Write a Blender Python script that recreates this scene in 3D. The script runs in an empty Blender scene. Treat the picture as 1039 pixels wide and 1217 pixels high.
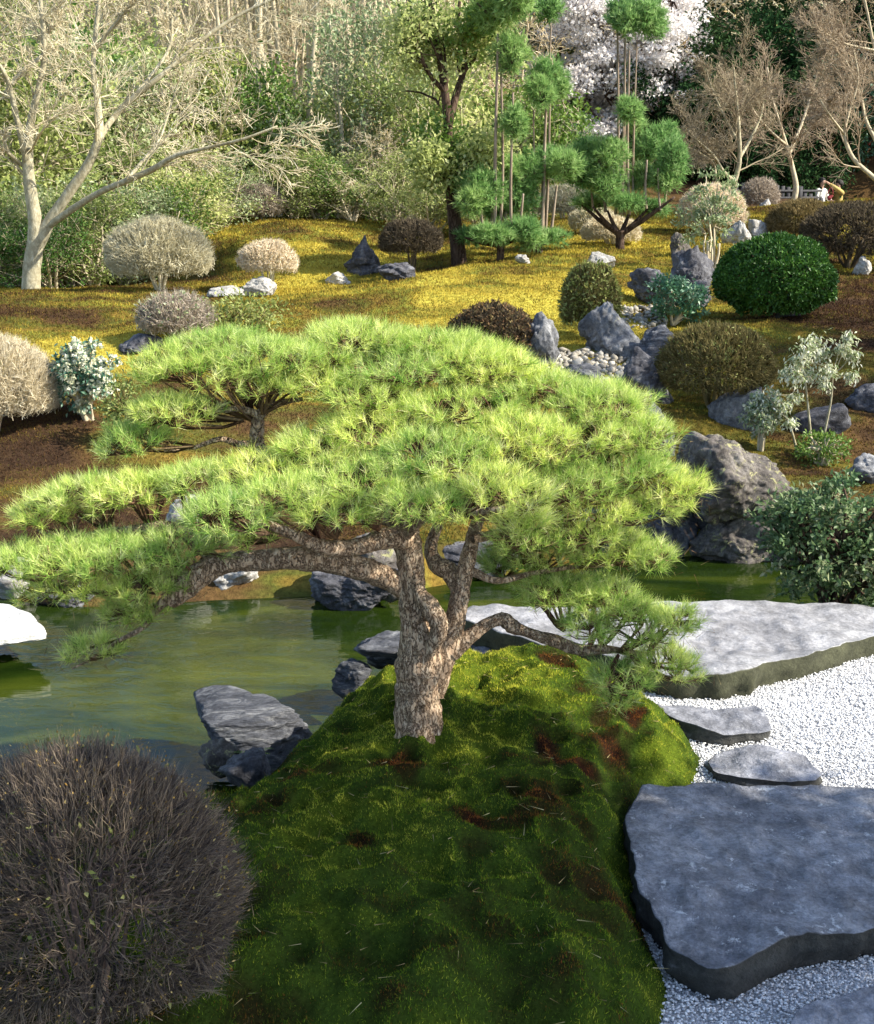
import bpy, math, random
import numpy as np
from mathutils import Vector

# ------------------------------------------------------------------ scene, camera, sky, sun
S = bpy.context.scene
R = math.radians
H = 1.9                      # eye height above the gravel
PITCH = R(15)
F, CX, CY = 1469.0, 519.5, 608.5   # focal length and centre in photo pixels
cam_d = bpy.data.cameras.new('camera')
cam = bpy.data.objects.new('camera', cam_d)
S.collection.objects.link(cam)
cam.location = (0, 0, H)
cam.rotation_euler = (R(90) - PITCH, 0, 0)
cam_d.sensor_fit = 'VERTICAL'
cam_d.sensor_height = 36
cam_d.sensor_width = 36
cam_d.lens = 36 * F / 1217
cam_d.clip_start = 0.05
cam_d.clip_end = 600
S.camera = cam

SUN_EL, SUN_AZ = R(38), R(12)         # azimuth: degrees from due right (+X) towards the camera side
to_sun = Vector((math.cos(SUN_EL) * math.cos(SUN_AZ), -math.cos(SUN_EL) * math.sin(SUN_AZ), math.sin(SUN_EL)))
W = bpy.data.worlds.new('World'); S.world = W
W.use_nodes = True
nt = W.node_tree
bg = nt.nodes['Background']
sky = nt.nodes.new('ShaderNodeTexSky')
sky.sky_type = 'NISHITA'
sky.sun_disc = False
sky.sun_elevation = SUN_EL
sky.sun_rotation = math.atan2(to_sun.x, to_sun.y)
nt.links.new(sky.outputs[0], bg.inputs[0])
bg.inputs[1].default_value = 0.14
sun_d = bpy.data.lights.new('sun', 'SUN')
sun_d.energy = 5.0
sun_d.angle = R(0.5)
sun_d.color = (1.0, 0.93, 0.78)
sun = bpy.data.objects.new('sun', sun_d)
S.collection.objects.link(sun)
sun.rotation_euler = to_sun.to_track_quat('Z', 'Y').to_euler()
sun.location = (20, -3, 15)
S.view_settings.view_transform = 'Standard'
S.view_settings.look = 'None'
S.view_settings.exposure = 1.1
S.view_settings.gamma = 1.0
S.cycles.max_bounces = 6
S.cycles.diffuse_bounces = 3
S.cycles.glossy_bounces = 2
S.cycles.transmission_bounces = 4
S.cycles.transparent_max_bounces = 4
S.cycles.caustics_reflective = False
S.cycles.caustics_refractive = False

rng = np.random.default_rng(11)
COL = S.collection
cp, sp_ = math.cos(PITCH), math.sin(PITCH)

# ------------------------------------------------------------------ photo pixels -> world
def ray(px, py):
    x = (px - CX) / F; y = -(py - CY) / F
    return np.array([x, cp + y * sp_, -sp_ + y * cp])
def PY(px, py, Y):
    d = ray(px, py); return np.array([0, 0, H]) + d * (Y / d[1])
def PZ(px, py, z):
    d = ray(px, py); return np.array([0, 0, H]) + d * ((z - H) / d[2])
def mpp(p):                                   # metres per photo pixel at a point
    return (p[1] * cp + (H - p[2]) * sp_) / F
def to_px(p):
    d = p[1] * cp + (H - p[2]) * sp_
    u = p[1] * sp_ - (H - p[2]) * cp
    return CX + F * p[0] / d, CY - F * u / d

# ------------------------------------------------------------------ noise
def _hash(ix, iy, iz, seed):
    n = (ix * 374761393 + iy * 668265263 + iz * 2147483647 + seed * 1274126177) & 0xffffffff
    n = ((n ^ (n >> 13)) * 1274126177) & 0xffffffff
    n = (n ^ (n >> 16)) & 0xffffffff
    return n.astype(np.float64) / 0xffffffff
def vnoise(p, seed=0):
    p = np.asarray(p, float); i = np.floor(p).astype(np.int64); f = p - i
    f = f * f * (3 - 2 * f); r = 0
    for dx in (0, 1):
        for dy in (0, 1):
            for dz in (0, 1):
                w = (f[:, 0] if dx else 1 - f[:, 0]) * (f[:, 1] if dy else 1 - f[:, 1]) * (f[:, 2] if dz else 1 - f[:, 2])
                r = r + w * _hash(i[:, 0] + dx, i[:, 1] + dy, i[:, 2] + dz, seed)
    return r * 2 - 1
def fbm(p, octs=4, seed=0, gain=.5):
    p = np.asarray(p, float); r = 0; a = 1
    for o in range(octs):
        r = r + a * vnoise(p * (2 ** o) + o * 17.3, seed + o); a *= gain
    return r
def nrm(v):
    return v / np.maximum(np.linalg.norm(v, axis=-1, keepdims=True), 1e-9)
def rdir(n):
    return nrm(rng.normal(size=(n, 3)))

# ------------------------------------------------------------------ mesh building
class G:
    """collects vertices, faces and a per-vertex variation value for ONE mesh"""
    def __init__(s): s.v = []; s.f = []; s.a = []; s.n = 0
    def add(s, V, Fs, var=None):
        V = np.asarray(V, float).reshape(-1, 3)
        s.v.append(V)
        for f in (Fs if isinstance(Fs, list) else [Fs]): s.f.append(np.asarray(f, np.int64) + s.n)
        if var is None: var = np.full(len(V), .5)
        s.a.append(np.broadcast_to(np.asarray(var, float), (len(V),)))
        s.n += len(V); return s
    def build(s, name, mat, parent=None, origin=None, smooth=False):
        V = np.concatenate(s.v); var = np.concatenate(s.a)
        if origin is not None: V = V - np.asarray(origin)
        me = bpy.data.meshes.new(name)
        me.vertices.add(len(V)); me.vertices.foreach_set('co', V.astype(np.float32).ravel())
        idx = np.concatenate([f.ravel() for f in s.f])
        tot = np.concatenate([np.full(len(f), f.shape[1]) for f in s.f])
        me.loops.add(len(idx)); me.loops.foreach_set('vertex_index', idx.astype(np.int32))
        me.polygons.add(len(tot))
        me.polygons.foreach_set('loop_start', np.concatenate([[0], np.cumsum(tot)[:-1]]).astype(np.int32))
        if smooth: me.polygons.foreach_set('use_smooth', np.ones(len(tot), bool))
        at = me.attributes.new('var', 'FLOAT', 'POINT'); at.data.foreach_set('value', var.astype(np.float32))
        me.update(calc_edges=True)
        me.materials.append(mat)
        o = bpy.data.objects.new(name, me); COL.objects.link(o)
        if parent is not None: o.parent = parent
        elif origin is not None: o.location = origin
        return o

def tag(o, label=None, cat=None, group=None, kind=None):
    if label: o['label'] = label
    if cat: o['category'] = cat
    if group: o['group'] = group
    if kind: o['kind'] = kind
    return o
def thing(name, label, cat, loc, group=None):
    o = bpy.data.objects.new(name, None); COL.objects.link(o); o.location = loc
    o.empty_display_size = .1
    return tag(o, label, cat, group)
def copy_thing(r, loc, rotz=0., scale=1., label=None, group=None):
    c = r.copy(); COL.objects.link(c); c.location = loc; c.rotation_euler = (0, 0, rotz)
    c.scale = (scale,) * 3 if np.isscalar(scale) else scale
    if label: c['label'] = label
    if group: c['group'] = group
    for ch in list(r.children):
        d = ch.copy(); COL.objects.link(d); d.parent = c
        for g in list(ch.children):
            e = g.copy(); COL.objects.link(e); e.parent = d
    return c

def grid_faces(nr, nc, wrap=False):
    r = np.arange(nr - 1)[:, None]; c = np.arange(nc if wrap else nc - 1)[None, :]
    c2 = (c + 1) % nc
    return np.stack([r * nc + c, r * nc + c2, (r + 1) * nc + c2, (r + 1) * nc + c], -1).reshape(-1, 4)

def tubes(g, paths, radii, sides=5, var=None):
    """many tapered tubes at once: paths (B,K,3), radii (B,K)"""
    paths = np.asarray(paths, float); radii = np.asarray(radii, float)
    B, K, _ = paths.shape
    if B == 0: return
    t = nrm(np.gradient(paths, axis=1))
    ref = np.where(np.abs(t[:, :1, 2:3]) > .85, np.array([1., 0, 0]), np.array([0, 0, 1.]))
    u = nrm(np.cross(t, np.broadcast_to(ref, t.shape))); v = np.cross(t, u)
    a = np.arange(sides) * 2 * math.pi / sides
    V = paths[:, :, None] + radii[:, :, None, None] * (np.cos(a)[None, None, :, None] * u[:, :, None] + np.sin(a)[None, None, :, None] * v[:, :, None])
    f1 = grid_faces(K, sides, True)
    Fq = (np.arange(B)[:, None, None] * (K * sides) + f1[None]).reshape(-1, 4)
    fs = [Fq]
    if sides > 3:
        cap = (np.arange(B) * K * sides)[:, None] + (K - 1) * sides + np.arange(sides)[None]
        fs.append(cap)
    if var is not None: var = np.repeat(np.asarray(var), K * sides)
    g.add(V.reshape(-1, 3), fs, var)

def spline(pts, n):
    """Catmull-Rom through rows of pts (any columns)"""
    p = np.asarray(pts, float); p = np.vstack([2 * p[0] - p[1], p, 2 * p[-1] - p[-2]])
    m = len(p) - 3; t = np.linspace(0, m - 1e-6, n); i = t.astype(int); f = (t - i)[:, None]
    a, b, c, d = p[i], p[i + 1], p[i + 2], p[i + 3]
    return .5 * (2 * b + (c - a) * f + (2 * a - 5 * b + 4 * c - d) * f * f + (3 * b - a - 3 * c + d) * f ** 3)

def limb(g, pts, rad, n=40, sides=12, rough=.0, seed=0, freq=18):
    """one near limb along control points with bark relief"""
    q = spline(np.column_stack([np.asarray(pts, float), rad]), n)
    P, r = q[:, :3], np.maximum(q[:, 3], .0008)
    t = nrm(np.gradient(P, axis=0)); u = np.zeros_like(t)
    u0 = np.cross(t[0], [0, 1, 0.2]); u[0] = u0 / np.linalg.norm(u0)
    for i in range(1, n):
        w = u[i - 1] - t[i] * np.dot(u[i - 1], t[i]); u[i] = w / np.linalg.norm(w)
    v = np.cross(t, u); a = np.arange(sides) * 2 * math.pi / sides
    D = np.cos(a)[None, :, None] * u[:, None] + np.sin(a)[None, :, None] * v[:, None]
    V = (P[:, None] + D * r[:, None, None]).reshape(-1, 3); D = D.reshape(-1, 3)
    rr = np.repeat(r, sides)
    if rough:
        s = np.linspace(0, 1, n) * np.linalg.norm(np.diff(P, axis=0), axis=1).sum()
        q3 = D * 2.2 + np.repeat(t, sides, 0) * 0 ; q3 = np.column_stack([q3[:, 0] * 2, q3[:, 1] * 2, q3[:, 2] * 2 + np.repeat(s, sides) * freq])
        ridg = 1 - np.abs(vnoise(q3 * 1.1, seed)) * 2
        V = V + D * (rr * rough * (.7 * ridg + .6 * fbm(V * 30, 3, seed + 5)))[:, None]
    var = .5 + .5 * vnoise(V * 25, seed + 9)
    g.add(V, [grid_faces(n, sides, True), np.array([np.arange(sides) + (n - 1) * sides])], var)

def blades(g, pos, d, length, width, var, bend=0.):
    """thin tapered three-cornered blades"""
    n = len(pos); s = nrm(np.cross(d, rdir(n))); length = np.broadcast_to(length, (n,)); width = np.broadcast_to(width, (n,))
    tip = pos + d * length[:, None]
    if bend:
        mid = pos + d * (length * .55)[:, None]
        tip = tip + np.array([0, 0, -1.]) * (length * bend)[:, None]
        V = np.stack([pos - s * width[:, None] * .5, pos + s * width[:, None] * .5, mid + s * width[:, None] * .4, mid - s * width[:, None] * .4, tip], 1)
        b = np.arange(n)[:, None] * 5
        g.add(V.reshape(-1, 3), [b + np.array([[0, 1, 2, 3]]), b + np.array([[3, 2, 4]])], np.repeat(var, 5))
    else:
        V = np.stack([pos - s * width[:, None] * .5, pos + s * width[:, None] * .5, tip], 1)
        g.add(V.reshape(-1, 3), np.arange(n)[:, None] * 3 + np.array([[0, 1, 2]]), np.repeat(var, 3))

def leaves(g, pos, d, nor, length, width, var, fold=.25):
    n = len(pos); length = np.broadcast_to(length, (n,))[:, None]; width = np.broadcast_to(width, (n,))[:, None]
    s = nrm(np.cross(d, nor)); nn = np.cross(s, d)
    m = pos + d * length * .45
    V = np.stack([pos, m + s * width * .5 + nn * width * fold, pos + d * length, m - s * width * .5 + nn * width * fold], 1)
    b = np.arange(n)[:, None] * 4
    g.add(V.reshape(-1, 3), [b + np.array([[0, 1, 2]]), b + np.array([[0, 2, 3]])], np.repeat(var, 4))

def children_of(paths, radii, n, t0, t1, ang, asd, lr, rr, up=0., jit=.15, K=5, end=.25, plan=0.):
    """n side branches on each branch; returns their paths and radii"""
    B, Kp, _ = paths.shape
    L = np.linalg.norm(np.diff(paths, axis=1), axis=2).sum(1)
    t = t0 + (t1 - t0) * (np.arange(n)[None] + rng.random((B, n))) / n
    x = np.clip(t, 0, .999) * (Kp - 1); i = x.astype(int); f = (x - i)[..., None]
    b = np.arange(B)[:, None]
    p0 = paths[b, i] * (1 - f) + paths[b, i + 1] * f
    tan = nrm(paths[b, i + 1] - paths[b, i])
    r0 = (radii[b, i] * (1 - f[..., 0]) + radii[b, i + 1] * f[..., 0]) * rr
    perp = rng.normal(size=(B, n, 3)); perp -= tan * (perp * tan).sum(-1, keepdims=True); perp = nrm(perp)
    if plan: perp[..., 2] *= (1 - plan); perp = nrm(perp)
    A = np.radians(ang + asd * rng.normal(size=(B, n)))[..., None]
    d = nrm(tan * np.cos(A) + perp * np.sin(A))
    ln = L[:, None] * rng.uniform(*lr, size=(B, n)) * (1.15 - .5 * t)
    d, p0, ln, r0 = d.reshape(-1, 3), p0.reshape(-1, 3), ln.ravel(), r0.ravel()
    P = [p0]
    for k in range(K - 1):
        d = nrm(d + jit * rng.normal(size=d.shape) + np.array([0, 0, up]))
        P.append(P[-1] + d * (ln / (K - 1))[:, None])
    return np.stack(P, 1), r0[:, None] * np.linspace(1, end, K)[None]

def hier(g, hub, levels, rads, var=None, sag=.0, sides=(5, 4, 3, 3)):
    """twig hierarchy: hub -> levels[0] -> ... each node joined to the nearest of the level above"""
    prev = np.asarray(hub, float).reshape(-1, 3); pd = np.zeros_like(prev)
    for k, pts in enumerate(levels):
        pts = np.asarray(pts)
        d2 = ((pts[:, None] - prev[None]) ** 2).sum(-1); j = d2.argmin(1)
        a = prev[j]; mid = (a + pts) / 2 + pd[j] * np.sqrt(d2.min(1))[:, None] * .22 + rng.normal(size=pts.shape) * (np.sqrt(d2.min(1)) * .09)[:, None]
        mid[:, 2] -= sag * np.sqrt(d2.min(1))
        P = np.stack([a, .25 * a + .5 * mid + .25 * pts + (a - pts) * .0, pts], 1)
        P = np.stack([a, a * .49 + mid * .42 + pts * .09, a * .09 + mid * .42 + pts * .49, pts], 1)
        r0, r1 = rads[k], rads[k + 1]
        rr = np.linspace(r0, r1, 4)[None] * rng.uniform(.75, 1.2, (len(pts), 1))
        tubes(g, P, rr, sides[min(k, len(sides) - 1)], rng.random(len(pts)) if var is None else np.full(len(pts), var))
        pd = nrm(pts - a); prev = pts

# ------------------------------------------------------------------ materials
def new_mat(name):
    m = bpy.data.materials.new(name); m.use_nodes = True
    n = m.node_tree.nodes; n.clear()
    out = n.new('ShaderNodeOutputMaterial')
    return m, n, m.node_tree.links, out
def ramp(n, cols, interp='LINEAR'):
    r = n.new('ShaderNodeValToRGB'); r.color_ramp.interpolation = interp
    e = r.color_ramp.elements
    for i, (p, c) in enumerate(cols):
        x = e[i] if i < 2 else e.new(p)
        x.position = p; x.color = (*c, 1)
    return r
def leaf_mat(name, cols, trans=.35, gloss=.0, rough=.45, tcol=None):
    m, n, l, out = new_mat(name)
    at = n.new('ShaderNodeAttribute'); at.attribute_name = 'var'
    k = len(cols); r = ramp(n, [(i / max(k - 1, 1), c) for i, c in enumerate(cols)])
    l.new(at.outputs['Fac'], r.inputs[0])
    oi = n.new('ShaderNodeObjectInfo'); hs = n.new('ShaderNodeHueSaturation')
    mr = n.new('ShaderNodeMapRange'); mr.inputs[3].default_value = .482; mr.inputs[4].default_value = .518
    l.new(oi.outputs['Random'], mr.inputs[0]); l.new(mr.outputs[0], hs.inputs['Hue'])
    mv = n.new('ShaderNodeMapRange'); mv.inputs[3].default_value = 1.15; mv.inputs[4].default_value = .85
    l.new(oi.outputs['Random'], mv.inputs[0]); l.new(mv.outputs[0], hs.inputs['Value'])
    l.new(r.outputs[0], hs.inputs['Color'])
    p = n.new('ShaderNodeBsdfPrincipled'); p.inputs['Roughness'].default_value = rough
    p.inputs['Specular IOR Level'].default_value = gloss
    l.new(hs.outputs[0], p.inputs['Base Color'])
    if trans:
        t = n.new('ShaderNodeBsdfTranslucent'); mx = n.new('ShaderNodeMixShader'); mx.inputs[0].default_value = trans
        l.new(hs.outputs[0], t.inputs[0]); l.new(p.outputs[0], mx.inputs[1]); l.new(t.outputs[0], mx.inputs[2])
        l.new(mx.outputs[0], out.inputs[0])
    else: l.new(p.outputs[0], out.inputs[0])
    return m
def noise_node(n, l, vec, scale, detail=6, rough=.6, dist=0.):
    t = n.new('ShaderNodeTexNoise'); t.inputs['Scale'].default_value = scale; t.inputs['Detail'].default_value = detail
    t.inputs['Roughness'].default_value = rough; t.inputs['Distortion'].default_value = dist
    if vec is not None: l.new(vec, t.inputs['Vector'])
    return t
def mixc(n, l, fac, a, b, mode='MIX'):
    m = n.new('ShaderNodeMix'); m.data_type = 'RGBA'; m.blend_type = mode
    for inp, val in ((m.inputs[0], fac), (m.inputs[6], a), (m.inputs[7], b)):
        if hasattr(val, 'type') and hasattr(val, 'links'): l.new(val, inp)
        elif isinstance(val, (int, float)): inp.default_value = val
        else: inp.default_value = (*val, 1)
    return m.outputs[2]
def bumped(n, l, p, h, strength, dist, prev=None):
    b = n.new('ShaderNodeBump'); b.inputs['Strength'].default_value = strength; b.inputs['Distance'].default_value = dist
    l.new(h, b.inputs['Height'])
    if prev is not None: l.new(prev, b.inputs['Normal'])
    l.new(b.outputs[0], p.inputs['Normal']); return b.outputs[0]
def rock_mat(name, dark, mid, light, lichen=(.45, .43, .30), lich=.62, scale=6., streak=(1, 1, 1), bump=1.0, rough=.85, dist=.8, side=None):
    m, n, l, out = new_mat(name)
    tc = n.new('ShaderNodeTexCoord'); mp = n.new('ShaderNodeMapping'); l.new(tc.outputs['Object'], mp.inputs[0])
    oi = n.new('ShaderNodeObjectInfo'); l.new(oi.outputs['Random'], mp.inputs['Location']); mp.inputs['Scale'].default_value = streak
    v = mp.outputs[0]
    a = noise_node(n, l, v, scale, 9, .68, dist); b = noise_node(n, l, v, scale * 5, 6, .7); c = noise_node(n, l, v, scale * 28, 4, .7)
    r = ramp(n, [(.30, dark), (.70, light), (.5, mid)]); l.new(a.outputs[0], r.inputs[0])
    col = mixc(n, l, .55, r.outputs[0], (.5, .5, .5), 'MIX')
    sp = ramp(n, [(.38, (.62, .62, .62)), (.66, (1.25, 1.25, 1.25))]); l.new(b.outputs[0], sp.inputs[0])
    col = mixc(n, l, 1., r.outputs[0], sp.outputs[0], 'MULTIPLY')
    sg = ramp(n, [(.3, (.6, .6, .6)), (.7, (1.3, 1.3, 1.3))]); l.new(c.outputs[0], sg.inputs[0])
    col = mixc(n, l, .8, col, sg.outputs[0], 'MULTIPLY')
    li = noise_node(n, l, v, scale * (2.2 if side is None else 5.5), 8, .78, 1.5 if side is None else .2); lr = ramp(n, [(lich, (0, 0, 0)), (lich + .06, (1, 1, 1))]); l.new(li.outputs[0], lr.inputs[0])
    col = mixc(n, l, lr.outputs[0], col, lichen)
    if side is not None:                      # flanks darker than the top, mixed by surface normal
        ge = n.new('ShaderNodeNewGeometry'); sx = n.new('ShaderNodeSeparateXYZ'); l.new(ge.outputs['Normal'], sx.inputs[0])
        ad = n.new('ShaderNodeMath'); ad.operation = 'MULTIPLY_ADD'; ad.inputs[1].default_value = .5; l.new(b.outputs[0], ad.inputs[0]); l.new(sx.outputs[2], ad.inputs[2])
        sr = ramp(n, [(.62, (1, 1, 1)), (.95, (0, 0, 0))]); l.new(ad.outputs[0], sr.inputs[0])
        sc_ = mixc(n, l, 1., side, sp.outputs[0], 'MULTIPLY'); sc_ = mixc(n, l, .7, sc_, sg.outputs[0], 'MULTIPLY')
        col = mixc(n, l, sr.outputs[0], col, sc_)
    p = n.new('ShaderNodeBsdfPrincipled'); p.inputs['Roughness'].default_value = rough; p.inputs['Specular IOR Level'].default_value = .3
    l.new(col, p.inputs['Base Color'])
    pr = bumped(n, l, p, a.outputs[0], .8 * bump, .05)
    pr = bumped(n, l, p, b.outputs[0], .7 * bump, .012, pr)
    bumped(n, l, p, c.outputs[0], .6 * bump, .003, pr)
    l.new(p.outputs[0], out.inputs[0]); return m
def bark_mat(name, cols, scale=14., zs=.35, bump=1., plate=True):
    m, n, l, out = new_mat(name)
    tc = n.new('ShaderNodeTexCoord'); mp = n.new('ShaderNodeMapping'); l.new(tc.outputs['Object'], mp.inputs[0]); mp.inputs['Scale'].default_value = (1, 1, zs)
    v = mp.outputs[0]
    w = noise_node(n, l, v, scale * .6, 5, .6); mx = mixc(n, l, .18, v, w.outputs[1], 'LINEAR_LIGHT')
    vo = n.new('ShaderNodeTexVoronoi'); vo.feature = 'DISTANCE_TO_EDGE'; vo.inputs['Scale'].default_value = scale; l.new(mx, vo.inputs['Vector'])
    b = noise_node(n, l, v, scale * 2.5, 8, .75)
    r = ramp(n, [(.28, cols[0]), (.72, cols[2]), (.5, cols[1])]); l.new(b.outputs[0], r.inputs[0])
    cr = ramp(n, [(.0, (.22, .17, .14)), (.09, (1, 1, 1))]); l.new(vo.outputs[0], cr.inputs[0])
    col = mixc(n, l, 1. if plate else .25, r.outputs[0], cr.outputs[0], 'MULTIPLY')
    p = n.new('ShaderNodeBsdfPrincipled'); p.inputs['Roughness'].default_value = .9; p.inputs['Specular IOR Level'].default_value = .15
    l.new(col, p.inputs['Base Color'])
    hh = ramp(n, [(.0, (0, 0, 0)), (.16, (1, 1, 1))]); l.new(vo.outputs[0], hh.inputs[0])
    pr = bumped(n, l, p, hh.outputs[0], .9 * bump if plate else .15, .012)
    bumped(n, l, p, b.outputs[0], .8 * bump, .006, pr)
    l.new(p.outputs[0], out.inputs[0]); return m
def cloth_mat(name, c):
    m, n, l, out = new_mat(name)
    tc = n.new('ShaderNodeTexCoord'); a = noise_node(n, l, tc.outputs['Object'], 9, 4)
    r = ramp(n, [(.3, tuple(x * .75 for x in c)), (.7, c)]); l.new(a.outputs[0], r.inputs[0])
    p = n.new('ShaderNodeBsdfPrincipled'); p.inputs['Roughness'].default_value = .8; l.new(r.outputs[0], p.inputs['Base Color'])
    bumped(n, l, p, a.outputs[0], .4, .02); l.new(p.outputs[0], out.inputs[0]); return m

M = {}
M['rock'] = rock_mat('grey_blue_rock', (.06, .063, .072), (.18, .183, .195), (.38, .38, .385))
M['rock_dark'] = rock_mat('dark_slate_rock', (.03, .03, .038), (.095, .095, .11), (.26, .26, .275), lich=.66)
M['rock_warm'] = rock_mat('weathered_rock', (.045, .038, .038), (.125, .11, .10), (.30, .275, .25), lichen=(.34, .33, .16), lich=.56)
M['rock_pale'] = rock_mat('pale_rock', (.22, .21, .20), (.45, .43, .40), (.62, .60, .56), lichen=(.30, .30, .18), lich=.64)
M['rock_streak'] = rock_mat('layered_slate', (.04, .043, .055), (.115, .12, .14), (.36, .365, .38), streak=(1.2, 4, 8), lich=.68, scale=5)
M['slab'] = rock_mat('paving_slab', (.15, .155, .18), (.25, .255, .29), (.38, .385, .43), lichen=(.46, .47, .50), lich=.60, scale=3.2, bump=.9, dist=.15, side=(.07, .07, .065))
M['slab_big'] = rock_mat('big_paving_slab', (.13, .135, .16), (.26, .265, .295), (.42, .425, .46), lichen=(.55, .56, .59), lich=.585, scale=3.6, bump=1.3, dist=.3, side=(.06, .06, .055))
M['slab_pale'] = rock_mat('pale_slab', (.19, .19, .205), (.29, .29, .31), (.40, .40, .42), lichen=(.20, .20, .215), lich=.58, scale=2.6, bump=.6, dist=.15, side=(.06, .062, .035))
M['slab_white'] = rock_mat('white_slab', (.50, .50, .49), (.60, .60, .59), (.68, .68, .67), lichen=(.6, .6, .58), lich=.7, scale=4, bump=.35)
M['pebble'] = leaf_mat('gravel_stone', [(.42, .42, .44), (.60, .60, .62), (.74, .74, .75), (.85, .85, .85)], trans=0, rough=.8, gloss=.25)
M['cobble'] = leaf_mat('stream_pebble', [(.14, .13, .10), (.28, .26, .21), (.46, .44, .37)], trans=0, rough=.75, gloss=.3)
M['pine_bark'] = bark_mat('pine_bark', [(.25, .16, .105), (.50, .36, .245), (.74, .62, .47)], 26, .42)
M['pine_twig'] = leaf_mat('pine_twig', [(.035, .02, .013), (.10, .06, .035), (.20, .13, .08)], trans=0, rough=.9)
M['needles'] = leaf_mat('pine_needles', [(.03, .15, .022), (.22, .40, .055), (.65, .75, .20), (.92, .92, .52)], trans=.28, gloss=.35, rough=.5)
M['bark_pale'] = bark_mat('pale_bark', [(.19, .165, .105), (.36, .325, .22), (.60, .57, .44)], 9, .5, .5, plate=False)
M['bark_pole'] = bark_mat('cedar_pole_bark', [(.13, .10, .07), (.26, .20, .15), (.40, .33, .26)], 10, .2, .4, plate=False)
M['wood_grey'] = bark_mat('grey_wood', [(.03, .03, .033), (.055, .055, .06), (.09, .09, .09)], 12, .3, .4, plate=False)
M['bark_dark'] = bark_mat('dark_bark', [(.035, .022, .015), (.085, .055, .04), (.17, .12, .09)], 10, .3, .6)
M['bark_tan'] = bark_mat('tan_bark', [(.30, .25, .17), (.50, .43, .30), (.68, .60, .45)], 10, .3, .5, plate=False)
def twig(name, a, b, c): return leaf_mat(name, [a, b, c], trans=.32, rough=.9)
M['twig_tan'] = twig('tan_twigs', (.54, .46, .31), (.74, .66, .47), (.88, .82, .65))
M['twig_grey'] = twig('grey_twigs', (.26, .22, .17), (.45, .39, .31), (.62, .55, .44))
M['twig_brown'] = twig('brown_twigs', (.06, .045, .035), (.13, .10, .075), (.24, .185, .13))
M['twig_olive'] = twig('olive_twigs', (.10, .085, .035), (.22, .18, .075), (.36, .29, .14))
M['twig_near'] = twig('near_twigs', (.08, .07, .075), (.20, .155, .13), (.44, .34, .25))
M['bud'] = leaf_mat('dry_buds', [(.20, .10, .03), (.38, .24, .08), (.52, .38, .17)], trans=.2)
M['leaf_green'] = leaf_mat('green_leaves', [(.045, .11, .018), (.12, .22, .04), (.24, .36, .08)], gloss=.3)
M['leaf_box'] = leaf_mat('clipped_leaves', [(.014, .06, .012), (.035, .12, .018), (.075, .19, .03)], trans=.2, gloss=.3)
M['leaf_lime'] = leaf_mat('lime_leaves', [(.21, .28, .08), (.44, .50, .19), (.66, .68, .36)], trans=.5)
M['leaf_olive'] = leaf_mat('olive_leaves', [(.10, .14, .03), (.25, .30, .08), (.46, .48, .19)], gloss=.2)
M['leaf_pale'] = leaf_mat('pale_leaves', [(.13, .19, .07), (.30, .37, .18), (.56, .60, .38)], gloss=.35)
M['leaf_mottled'] = leaf_mat('mottled_leaves', [(.035, .075, .03), (.085, .16, .06), (.20, .27, .12), (.56, .52, .34)], gloss=.35)
M['leaf_blue'] = leaf_mat('bluish_leaves', [(.03, .10, .055), (.08, .20, .11), (.24, .36, .25)], trans=.25, gloss=.5)
M['leaf_dark'] = leaf_mat('dark_conifer_leaves', [(.010, .028, .012), (.024, .055, .020), (.05, .095, .035)], trans=.1)
M['leaf_cedar'] = leaf_mat('cedar_foliage', [(.08, .19, .06), (.26, .43, .14), (.50, .66, .30)], trans=.45)
M['leaf_brown'] = leaf_mat('brownish_leaves', [(.09, .05, .03), (.17, .11, .06), (.25, .20, .09)], trans=.2)
M['leaf_litter'] = leaf_mat('leaf_litter', [(.20, .14, .06), (.36, .28, .13), (.50, .44, .22)], trans=.1)
M['petal_white'] = leaf_mat('cherry_petals', [(.80, .74, .72), (.90, .87, .86), (.95, .93, .92)], trans=.45)
M['petal_cream'] = leaf_mat('cream_flowers', [(.42, .46, .30), (.66, .68, .52), (.80, .80, .70)], trans=.35)
M['petal_red'] = leaf_mat('camellia_petals', [(.45, .03, .04), (.6, .08, .08), (.7, .2, .2)], trans=.2)
M['petal_pink'] = leaf_mat('pink_petals', [(.7, .4, .4), (.8, .6, .58), (.85, .72, .7)], trans=.2)

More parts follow.
